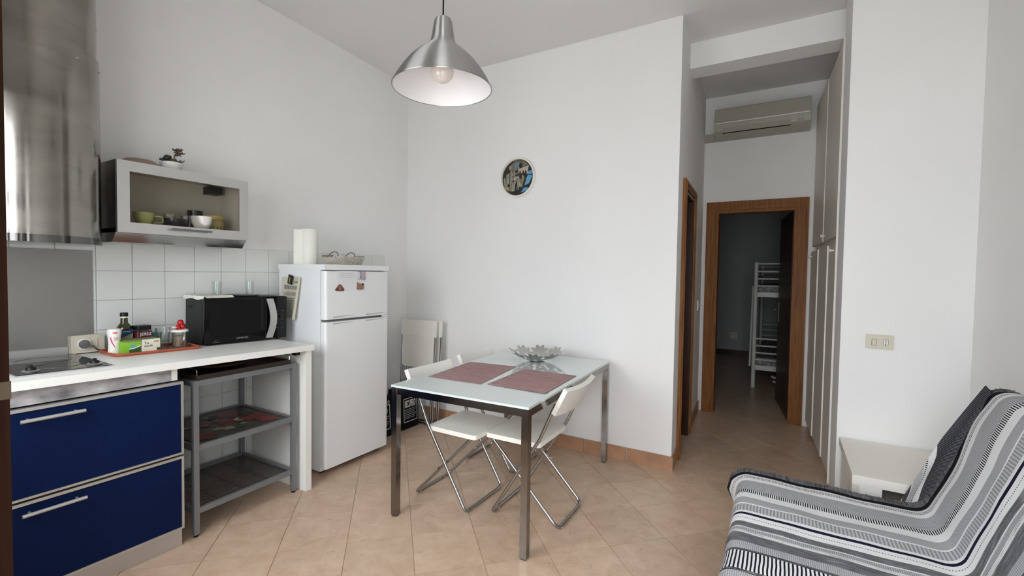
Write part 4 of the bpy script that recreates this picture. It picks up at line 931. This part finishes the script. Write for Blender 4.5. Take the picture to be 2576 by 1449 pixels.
# petal bowl
t = thing('petal_bowl', 'metal fruit bowl of cut-out flower petals on the glass table', 'bowl', (-1.515, 2.935, 0.7402), (0, 0, 0.35))
t.scale = (1.15, 1.15, 1.42)
MB().lathe([(0, 0.0), (0.035, 0.0), (0.052, 0.005), (0.051, 0.0065), (0.034, 0.0015), (0, 0.0015)], 32).build('base_disc', 'bowlsteel', t, smooth=True)
def bz(r): return 0.001 + 1.75 * r * r
def petal(a, r0, L, W, dirn):
    rows = []
    for k in range(10):
        q_ = k / 9; wd = W * .5 * max(0.10 if k < 9 else 0.02, sin(pi * q_ ** 1.45) ** 0.6)
        row = []
        for q in (-1, 0, 1):
            px = r0 * cos(a) + L * q_ * cos(dirn) - q * wd * sin(dirn); py = r0 * sin(a) + L * q_ * sin(dirn) + q * wd * cos(dirn)
            row.append((px, py, bz(math.hypot(px, py))))
        rows.append(row)
    MB().grid(rows).build('petal', 'bowlsteel', t, solid=0.0012, smooth=True)
for k in range(8):
    a = 2 * pi * k / 8
    for dd in (-2.05, -1.15, -0.38, 0.38, 1.15, 2.05): petal(a, 0.125, 0.060, 0.027, a + dd)
for k in range(8):
    a = 2 * pi * (k + .5) / 8
    for dd in (pi, -0.8, 0.8): petal(a, 0.076, 0.044, 0.024, a + dd)

# ------------------------------------------------------------------ pendant lamp
LX, LY, LZ = -1.157, 1.41, 2.080
t = thing('pendant_lamp', 'spun aluminium pendant lamp with a bell shade over the table', 'lamp', (LX, LY, LZ))
PR = [(0.190, 0), (0.176, 0.030), (0.155, 0.063), (0.128, 0.098), (0.095, 0.130), (0.064, 0.155), (0.052, 0.166), (0.047, 0.178), (0.0445, 0.190), (0.034, 0.252), (0.029, 0.262), (0.0, 0.263)]
MB().lathe([(0.1895, -0.001), (0.192, 0.001)] + PR[0:1] + PR[1:], 64).build('shade', 'lampalu', t, smooth=True)
MB().lathe([(r - 0.0025 if r > .01 else 0, z - 0.001) for r, z in PR[:9]] + [(0.0, 0.188)], 64).build('shade_lining', 'shade_in', t, smooth=True)
MB().tube([(0.190 * cos(k * pi / 32), 0.190 * sin(k * pi / 32), 0) for k in range(64)], 0.0026, 8, closed=True).build('rim', 'lampalu', t, smooth=True)
MB().lathe([(0.0425 * sin(q * pi / 16), 0.0625 - 0.0425 * cos(q * pi / 16)) for q in range(13)] + [(0.02, 0.108), (0.016, 0.13), (0, 0.13)], 28).build('bulb', 'bulb', t, smooth=True)
MB().lathe([(0, 0.263), (0.009, 0.263), (0.006, 0.272), (0, 0.272)], 14).build('cord_grip', 'black', t, smooth=True)
MB().tube([(0, 0, 0.268), (0.001, 0.002, 3.218 - LZ)], 0.0032, 8).build('cord', 'black', t, smooth=True)
MB().lathe([(0, 3.19 - LZ), (0.045, 3.19 - LZ), (0.05, 3.225 - LZ), (0, 3.225 - LZ)], 24).build('ceiling_rose', 'white', t, smooth=True)

# ------------------------------------------------------------------ wall clock
t = thing('wall_clock', 'round white-rimmed wall clock with a street picture dial', 'clock', (-1.913, YB, 2.158)); R = 0.163
RotX = Matrix.Rotation(pi / 2, 4, 'X')
MB().lathe([(R - 0.004, 0.0), (R, 0.004), (R, 0.026), (R - 0.004, 0.031), (R - 0.012, 0.031), (R - 0.016, 0.024), (R - 0.017, 0.0)], 64).xf(RotX).build('rim', 'white', t, smooth=True)
MB().lathe([(0, 0.002), (R - 0.016, 0.002), (R - 0.016, 0.012), (0, 0.012)], 64).xf(RotX).build('dial', 'dial', t)
lay = [0]
def dp(name, pts, m):
    lay[0] += 1; y = -0.0122 - 0.00012 * lay[0]
    MB().prism(pts, 1, y - 0.0001, y + 0.0001).build(name, m, t)
def inR(pts, r=R - 0.0175):
    pts = [(x * 1.09, z * 1.09) for x, z in pts]
    return [(x * min(1, r / max(1e-6, math.hypot(x, z))), z * min(1, r / max(1e-6, math.hypot(x, z)))) for x, z in pts]
dp('picture_roof', inR([(-0.06, 0.10), (-0.02, 0.13), (0.05, 0.125), (0.09, 0.09), (-0.03, 0.05), (-0.06, 0.04)]), 'dialgrey')
for x0, x1, z1 in ((-0.125, -0.108, 0.01), (-0.10, -0.072, 0.04), (-0.066, -0.055, 0.06), (-0.052, -0.022, 0.05)): dp('picture_panel', inR([(x0, -0.085 + (x0 + .1) * -.4), (x1, -0.10), (x1, z1), (x0, z1 - 0.01)]), 'dialtan')
dp('picture_facade', inR([(0.0, 0.03), (0.085, 0.03), (0.095, 0.085), (0.005, 0.062)]), 'dialcream')
for x in (0.022, 0.052, 0.075): dp('picture_window', [(x + 0.008 * cos(a), 0.04 + (0.013 if sin(a) > 0 else 0.012) * sin(a)) for a in [k * pi / 6 for k in range(12)]], 'dial')
dp('picture_facade', inR([(0.0, -0.07), (0.04, -0.07), (0.06, 0.0), (0.04, 0.02), (0.0, 0.012)]), 'dialtan'); dp('picture_facade', [(0.02, -0.06), (0.042, -0.05), (0.048, -0.01), (0.028, -0.008)], 'dialgrey')
dp('picture_awning', [(-0.03, 0.022), (0.02, 0.035), (0.02, 0.05), (-0.03, 0.038)], 'dialgrey')
dp('picture_chair', inR([(0.062, -0.065), (0.10, -0.05), (0.128, 0.005), (0.09, 0.012), (0.07, -0.02)]), 'dialblue'); dp('picture_chair', inR([(0.03, -0.115), (0.085, -0.10), (0.09, -0.078), (0.055, -0.082)]), 'dialblue'); dp('picture_chair', inR([(0.075, 0.018), (0.125, 0.015), (0.12, 0.045), (0.09, 0.04)]), 'dialblue')
dp('picture_wheel', [(0.003 + 0.012 * cos(k * pi / 8), -0.088 + 0.014 * sin(k * pi / 8)) for k in range(16)], 'dialblue')
dp('picture_wheel_centre', [(0.003 + 0.007 * cos(k * pi / 8), -0.088 + 0.009 * sin(k * pi / 8)) for k in range(16)], 'dial')
for (xa, za), (xb, zb), w_ in (((-0.062, 0.07), (-0.058, -0.02), .002), ((-0.05, -0.01), (0.0, 0.005), .0025), ((-0.038, -0.095), (-0.004, 0.0), .0025), ((-0.12, -0.075), (-0.03, -0.105), .003), ((-0.005, -0.088), (0.055, -0.075), .002), ((0.0, -0.02), (0.002, -0.08), .002), ((0.02, -0.055), (0.05, -0.08), .002)):
    dp('picture_line', [(xa - w_, za), (xa + w_, za), (xb + w_, zb), (xb - w_, zb)], 'dialcream')
for x, z, r, m_ in ((-0.09, -0.02, .012, 'dialblue'), (-0.085, -0.06, .010, 'dial'), (-0.04, -0.03, .008, 'dial'), (-0.04, 0.015, .008, 'dial'), (-0.02, -0.01, .009, 'dialcream'), (0.022, -0.055, .008, 'dialcream'), (0.03, 0.005, .014, 'dial'), (-0.07, 0.085, .014, 'dialtan'), (0.03, 0.095, .016, 'dial'), (0.07, -0.03, .010, 'dial')):
    dp('picture_spot', [(x + r * cos(k * pi / 5), z + 1.4 * r * sin(k * pi / 5)) for k in range(10)], m_)
text('numeral', '12', 0.046, 'dialblue', t, (-0.006, -0.0165, 0.098), RY, bold=True)
MB().prism([(-0.034, -0.082), (-0.030, -0.084), (0.004, 0.0), (0.002, 0.004), (-0.002, 0.004)], 1, -0.0195, -0.0185).build('minute_hand', 'greyprint', t)
MB().prism([(-0.05, 0.022), (-0.048, 0.026), (0.003, 0.002), (0.0, -0.003)], 1, -0.0205, -0.0195).build('hour_hand', 'greyprint', t)
MB().lathe([(0, 0.017), (0.005, 0.017), (0.005, 0.022), (0, 0.022)], 14).xf(RotX).build('hand_hub', 'print', t)

# ------------------------------------------------------------------ wall switch and sockets
def plate(label, loc, rz, w=0.126, h=0.080, double=True, name='light_switch', cat='switch', m='beige'):
    t = thing(name, label, cat, loc, (0, 0, rz))
    MB().box(-w / 2, w / 2, -0.009, 0, -h / 2, h / 2).build('face_plate', m, t, bevel=0.003)
    return t
t = plate('beige switch and socket plate on the wall above the low bench', (0.482, YB, 1.010), 0)
MB().box(-0.034, -0.014, -0.0125, -0.009, -0.019, 0.013).build('rocker', 'beige', t, bevel=0.001)
MB().box(-0.036, -0.012, -0.0095, -0.0085, -0.0215, 0.0145).build('rocker_gap', 'wicker_and_shade', t)
MB().box(0.018, 0.038, -0.0098, -0.008, -0.018, 0.012).build('socket_face', 'print', t)
MB().box(0.016, 0.040, -0.0093, -0.0085, -0.020, 0.014).build('socket_gap', 'wicker_and_shade', t)
for z in (0.007, -0.003, -0.013): MB().lathe([(0, 0), (0.0026, 0), (0.0026, 0.001), (0, 0.001)], 10).xf(Matrix.Translation((0.028, -0.0097, z)) @ RotX).build('pin_hole', 'blackmatte', t)
t = plate('small white switch on the left corridor wall beside the bedroom door', (XC - 0.067, YB + 1.415, 1.085), CA + pi / 2, 0.08, 0.10, m='white')
MB().box(-0.02, 0.02, -0.012, -0.008, -0.025, 0.025).build('rocker', 'white', t, bevel=0.001)
t = plate('beige socket with a white plug low on the far bedroom wall', (-0.72, 8.86, 0.34), 0, 0.12, 0.12, name='wall_socket', cat='socket')
MB().lathe([(0, 0), (0.035, 0), (0.03, 0.05), (0, 0.055)], 16).xf(Matrix.Translation((-0.005, -0.008, -0.01)) @ RotX).build('plug', 'white', t, smooth=True)
t = plate('dark socket low on the far bedroom wall near the doorway edge', (-1.04, 8.86, 0.36), 0, 0.11, 0.08, name='wall_socket', cat='socket', m='black')
MB().box(-0.03, 0.03, -0.011, -0.008, -0.02, 0.02).build('socket_face', 'greyplastic', t)

# ------------------------------------------------------------------ air conditioner
t = thing('air_conditioner', 'cream wall-mounted air conditioner above the bedroom door', 'air conditioner', (-0.222, 5.0, 2.70))
AW = 0.386
MB().prism([(-0.19, 0.255), (-0.02, 0.275), (0, 0.275), (0, 0.0), (-0.11, 0.0), (-0.185, 0.05), (-0.200, 0.12)], 0, -AW, AW).build('housing', 'ac', t, bevel=0.008, seg=2, smooth=True)
MB().prism([(-0.195, 0.250), (-0.203, 0.245), (-0.209, 0.125), (-0.200, 0.120)], 0, -AW + 0.006, AW - 0.006).build('front_panel', 'ac', t, bevel=0.002)
MB().box(-AW + 0.006, AW - 0.006, -0.213, -0.198, 0.114, 0.122).build('silver_line', 'steelgrey', t, bevel=0.002)
MB().prism([(-0.196, 0.072), (-0.202, 0.070), (-0.176, 0.034), (-0.170, 0.037)], 0, -AW + 0.07, AW - 0.15).build('louvre', 'ac', t, bevel=0.001)
MB().prism([(-0.172, 0.036), (-0.178, 0.033), (-0.170, 0.027), (-0.164, 0.031)], 0, -AW + 0.07, AW - 0.15).build('outlet_slot', 'blackmatte', t)
MB().prism([(-0.190, 0.075), (-0.198, 0.072), (-0.183, 0.045), (-0.175, 0.049)], 0, AW - 0.10, AW - 0.05).build('display', 'greyprint', t)
o = MB().box(-0.505, -AW, -0.06, 0.0, 0.0, 0.065).build('pipe_cover', 'ac', t, bevel=0.003)

# ------------------------------------------------------------------ wardrobe
WA = 0.053
t = thing('wardrobe', 'built-in cream wardrobe with tall and upper doors along the corridor', 'wardrobe', (0.285, 3.69, 0), (0, 0, WA))
MB().box(0.025, 0.60, 0.0, 1.262, 0.0, 2.93).build('carcass', 'cream', t)
MB().box(0.004, 0.60, -0.006, 0.0, 0.0, 2.93).build('end_panel', 'edge', t, bevel=0.002)
MB().box(0.028, 0.04, 0.0, 1.30, 0.0, 0.07).build('plinth', 'skirt', t)
for k, (a, b) in enumerate(((0.002, 0.33), (0.334, 0.815), (0.819, 1.295))):
    off = 0.007 - 0.007 * k
    d = MB().box(off, 0.0245, a, b, 0.06, 1.60).build('tall_door', 'cream', t, bevel=0.001)
    MB().box(off - 0.0008, 0.0242, a - 0.0012, a + 0.001, 0.06, 1.60).build('door_edge', 'edge', d)
    ky = b - 0.04 if k == 0 else (a + 0.05 if k == 1 else b - .1)
    if k != 1: MB().lathe([(0, 0), (0.006, 0), (0.005, 0.010), (0.011, 0.018), (0.012, 0.026), (0, 0.030)], 14).xf(Matrix.Translation((off, ky if k else 0.10, 1.556)) @ Matrix.Rotation(-pi / 2, 4, 'Y')).build('knob', 'white', d, smooth=True)
for k, (a, b) in enumerate(((0.002, 0.62), (0.626, 1.295))):
    off = 0.006 - 0.006 * k
    d = MB().box(off, 0.0245, a, b, 1.648, 2.90).build('upper_door', 'cream', t, bevel=0.001)
    if k == 0: MB().lathe([(0, 0), (0.006, 0), (0.005, 0.010), (0.011, 0.018), (0.012, 0.026), (0, 0.030)], 14).xf(Matrix.Translation((off, b - 0.05, 1.69)) @ Matrix.Rotation(-pi / 2, 4, 'Y')).build('knob', 'white', d, smooth=True)

# ------------------------------------------------------------------ low bench
t = thing('low_bench', 'low cream laminate bench with an open front below the switch plate', 'bench', (0.312, 2.705, 0)); BW, BD, BH = 0.545, 0.600, 0.432
MB().box(0, BW, 0, BD, BH - 0.045, BH).build('top', 'benchlam', t, bevel=0.002)
MB().box(0.0, 0.028, 0.0, 0.16, 0, BH - 0.045).build('side_panel', 'cream', t, bevel=0.002)
MB().box(0.012, 0.028, 0.20, BD, 0, BH - 0.045).build('side_panel', 'edge', t, bevel=0.002)
MB().box(0.018, 0.030, 0.16, 0.20, 0, BH - 0.045).build('side_groove', 'wicker_and_shade', t)
MB().box(0.028, 0.115, 0.004, 0.028, 0, BH - 0.045).build('front_panel', 'edge', t, bevel=0.002)
MB().box(BW - 0.028, BW, 0.0, BD, 0, BH - 0.045).build('side_panel', 'cream', t, bevel=0.002)
MB().box(0.115, BW - .028, 0.10, 0.115, 0, BH - 0.045).build('interior_shade', 'wicker_and_shade', t)  # dark sheet stands for the shade inside the open front

# ------------------------------------------------------------------ sofa and throw
t = thing('sofa_bed', 'dark sofa bed hidden under the striped throw by the right wall', 'sofa', (0, 0, 0))
MB().box(-0.10, 0.50, 0.62, 2.40, 0.10, 0.405).build('seat', 'foam', t, bevel=0.03, seg=3, smooth=True)
MB().prism([(0.50, 0.30), (0.58, 0.405), (0.735, 0.92), (0.79, 0.92), (0.79, 0.10), (0.50, 0.10)], 1, 0.62, 2.40).build('backrest', 'foam', t, bevel=0.02, seg=3, smooth=True)
for x in (-0.06, 0.70):
    for y in (0.70, 2.32): MB().lathe([(0, 0), (0.02, 0), (0.025, 0.10), (0, 0.10)], 16, (x, y, 0)).build('leg', 'black', t, smooth=True)
t = thing('striped_throw', 'grey, white and black striped woven throw covering the sofa', 'throw', (0, 0, 0))
prof = fillet([(-0.168, 0.04), (-0.163, 0.30), (-0.147, 0.434), (0.16, 0.424), (0.525, 0.426), (0.705, 0.955), (0.80, 0.955), (0.835, 0.45)], 0.045, 6)
fine = [prof[0]]
for a, b in zip(prof, prof[1:]):
    n = max(1, int((b - a).length / 0.03))
    for k in range(1, n + 1): fine.append(a.lerp(b, k / n))
prof = fine
arc = [0.0]
for a, b in zip(prof, prof[1:]): arc.append(arc[-1] + (b - a).length)
import mathutils.noise as mn
YT, YN = 2.452, 0.42; NV_ = 74
rows, uvs = [], []
for i, p in enumerate(prof):
    a = prof[max(0, i - 1)]; b = prof[min(len(prof) - 1, i + 1)]; tg = (b - a).normalized(); nr = Vector((-tg.y, tg.x))
    row, ur = [], []
    for j in range(NV_ + 1):
        v = (YT - YN) * j / NV_; y = YT - v
        w_ = mn.noise(Vector((arc[i] * 3.0, v * 5.0, 1.3))) * 0.010 + mn.noise(Vector((arc[i] * 9.0, v * 9.0, 4.1))) * 0.004
        sh = mn.noise(Vector((arc[i] * 2.2, v * 1.5, 9.0))) * 0.022
        back = max(0.0, min(1.0, (p.x - 0.5) / 0.15))
        yy = y + sh * (1 - 0.2 * back) - back * 0.012 + 0.03 * back * sin(arc[i] * 14) * max(0, 1 - v / 0.5)
        flare = 0.055 * min(1.0, max(0.0, (0.436 - p.y) / 0.07)) * max(0.0, 1 - v / 0.12) ** 1.5 * max(0.0, 1 - max(0.0, 0.366 - p.y) / 0.10) if p.x < -0.115 else 0.0
        row.append((p.x + nr.x * w_ - flare, yy, p.y + nr.y * w_ + (0.002 if j else -0.004))); ur.append((arc[i], v))
    rows.append(row); uvs.append(ur)
MB().grid(rows, uvs).build('cloth', 'throw', t, smooth=True, solid=0.004)
# fringe along the far edge
mb = MB(); random.seed(11)
edge = [Vector(r[0]) for r in rows]
L = 0.0; k = 0
for a, b in zip(edge, edge[1:]):
    n = max(1, int((b - a).length / 0.0016))
    for q in range(n):
        p = a.lerp(b, q / n); tg = (b - a).normalized()
        d = Vector((random.uniform(-.08, .08), 1, random.uniform(-.06, .03))).normalized() * random.uniform(0.066, 0.086)
        sd = tg * 0.0011; c0 = p + Vector((0, 0.045, 0.002)); m1 = p + d * .85 + Vector((0, 0, 0.002)); e = p + d + Vector((0, 0, -0.003))
        V = [mb.bm.verts.new(x) for x in (c0 - sd, c0 + sd, m1 + sd, m1 - sd, e + sd * .5, e - sd * .5)]
        mb.bm.faces.new((V[0], V[1], V[2], V[3])); mb.bm.faces.new((V[3], V[2], V[4], V[5]))
o = mb.build('fringe', 'fringe', t); o['kind'] = 'stuff'
# dark knotted border under the fringe
rows2, uv2 = [], []
for e, s in zip(edge, arc):
    rows2.append([(e.x, e.y + q, e.z + 0.0015) for q in (-0.004, 0.008, 0.018)]); uv2.append([(s, 0.010)] * 3)
MB().grid(rows2, uv2).build('border', 'throw', t, solid=0.002, smooth=True)
MB().grid([[(e.x, e.y + q, e.z + 0.001 + 0.002 * sin(k * 0.7 + q * 40)) for q in (0.016, 0.032, 0.05, 0.068)] for k, e in enumerate(edge)]).build('fringe_band', 'fringe', t, solid=0.0015, smooth=True)
# loose corner hanging off the end of the backrest
rows3, uv3 = [], []
B0, B1, B2 = Vector((0.483, 2.69, 0.352)), Vector((0.585, 2.525, 0.715)), Vector((0.700, 2.50, 0.955))
for i in range(19):
    s = i / 18; inner = Vector((0.535, 2.435, 0.44)).lerp(Vector((0.70, 2.45, 0.945)), s)
    outer = B0.lerp(B1, s / 0.55) if s < 0.55 else B1.lerp(B2, (s - 0.55) / 0.45)
    wd = (outer - inner).length
    row, ur = [], []
    for j in range(13):
        q = j / 12; p = inner.lerp(outer, q)
        row.append((p.x + 0.008 * sin(q * 8 + s * 3) * (1 - s), p.y, p.z - 0.015 * sin(pi * q) * (1 - s))); ur.append((s * .55, -0.02 - 0.98 * q * wd))
    rows3.append(row); uv3.append(ur)
MB().grid(rows3, uv3).build('hanging_corner', 'throw', t, solid=0.003, smooth=True)

# ------------------------------------------------------------------ bedroom: bunk bed
t = thing('bunk_bed', 'white metal bunk bed in the dim bedroom', 'bed', (-0.29, 6.42, 0)); BWd, BLn = 0.94, 2.0
for x in (0.0, BWd):
    for y in (0.0, BLn): MB().tube([(x, y, 0), (x, y, 1.545)], 0.024, 14).build('post', 'bedmetal', t, smooth=True)
for y in (0.0, BLn):
    for z in (1.53, 1.435, 1.345, 1.258, 0.607, 0.520, 0.432, 0.347): MB().tube([(0, y, z), (BWd, y, z)], 0.011, 8).build('end_rail', 'bedmetal', t, smooth=True)
for z in (1.152, 0.250):
    for y in (0.0, BLn): MB().box(0.02, BWd - .02, y - 0.012, y + 0.012, z - 0.03, z + 0.03).build('bed_rail', 'bedmetal', t, bevel=0.003)
    for x in (0.0, BWd): MB().box(x - 0.012, x + 0.012, 0.02, BLn - .02, z - 0.03, z + 0.03).build('bed_rail', 'bedmetal', t, bevel=0.003)
    MB().box(0.03, BWd - 0.03, 0.04, BLn - 0.04, z - 0.005, z + 0.115).build('mattress', 'sheet', t, bevel=0.03, seg=2, smooth=True)
for z in (1.37, 1.47): MB().tube([(0, 0, z), (0, BLn, z)], 0.011, 8).build('side_rail', 'bedmetal', t, smooth=True)
for y in (0.16, 0.50): MB().tube([(-0.05, y, 0.235), (-0.035, y, 1.25)], 0.014, 10).build('ladder_rail', 'bedmetal', t, smooth=True)
for z in (0.45, 0.70, 0.95): MB().tube([(-0.045, 0.16, z), (-0.045, 0.50, z)], 0.010, 8).build('ladder_rung', 'bedmetal', t, smooth=True)
for k, (dx, z, lab) in enumerate(((0.0, 0.04, 'lower white slipper lying under the bunk bed'), (-0.02, 0.10, 'upper white slipper lying under the bunk bed'))):
    o = tag(MB().prism(rrect(0, 0.27, 0, 0.09, 0.04), 2, 0, 0.025).build('slipper', 'ceramic', None, bevel=0.006, smooth=True), lab, 'slipper', 'slippers under the bunk bed'); o.location = (-0.08 + dx, 6.62, z); o.rotation_euler = (0, radians(4 + 6 * k), 0.1)
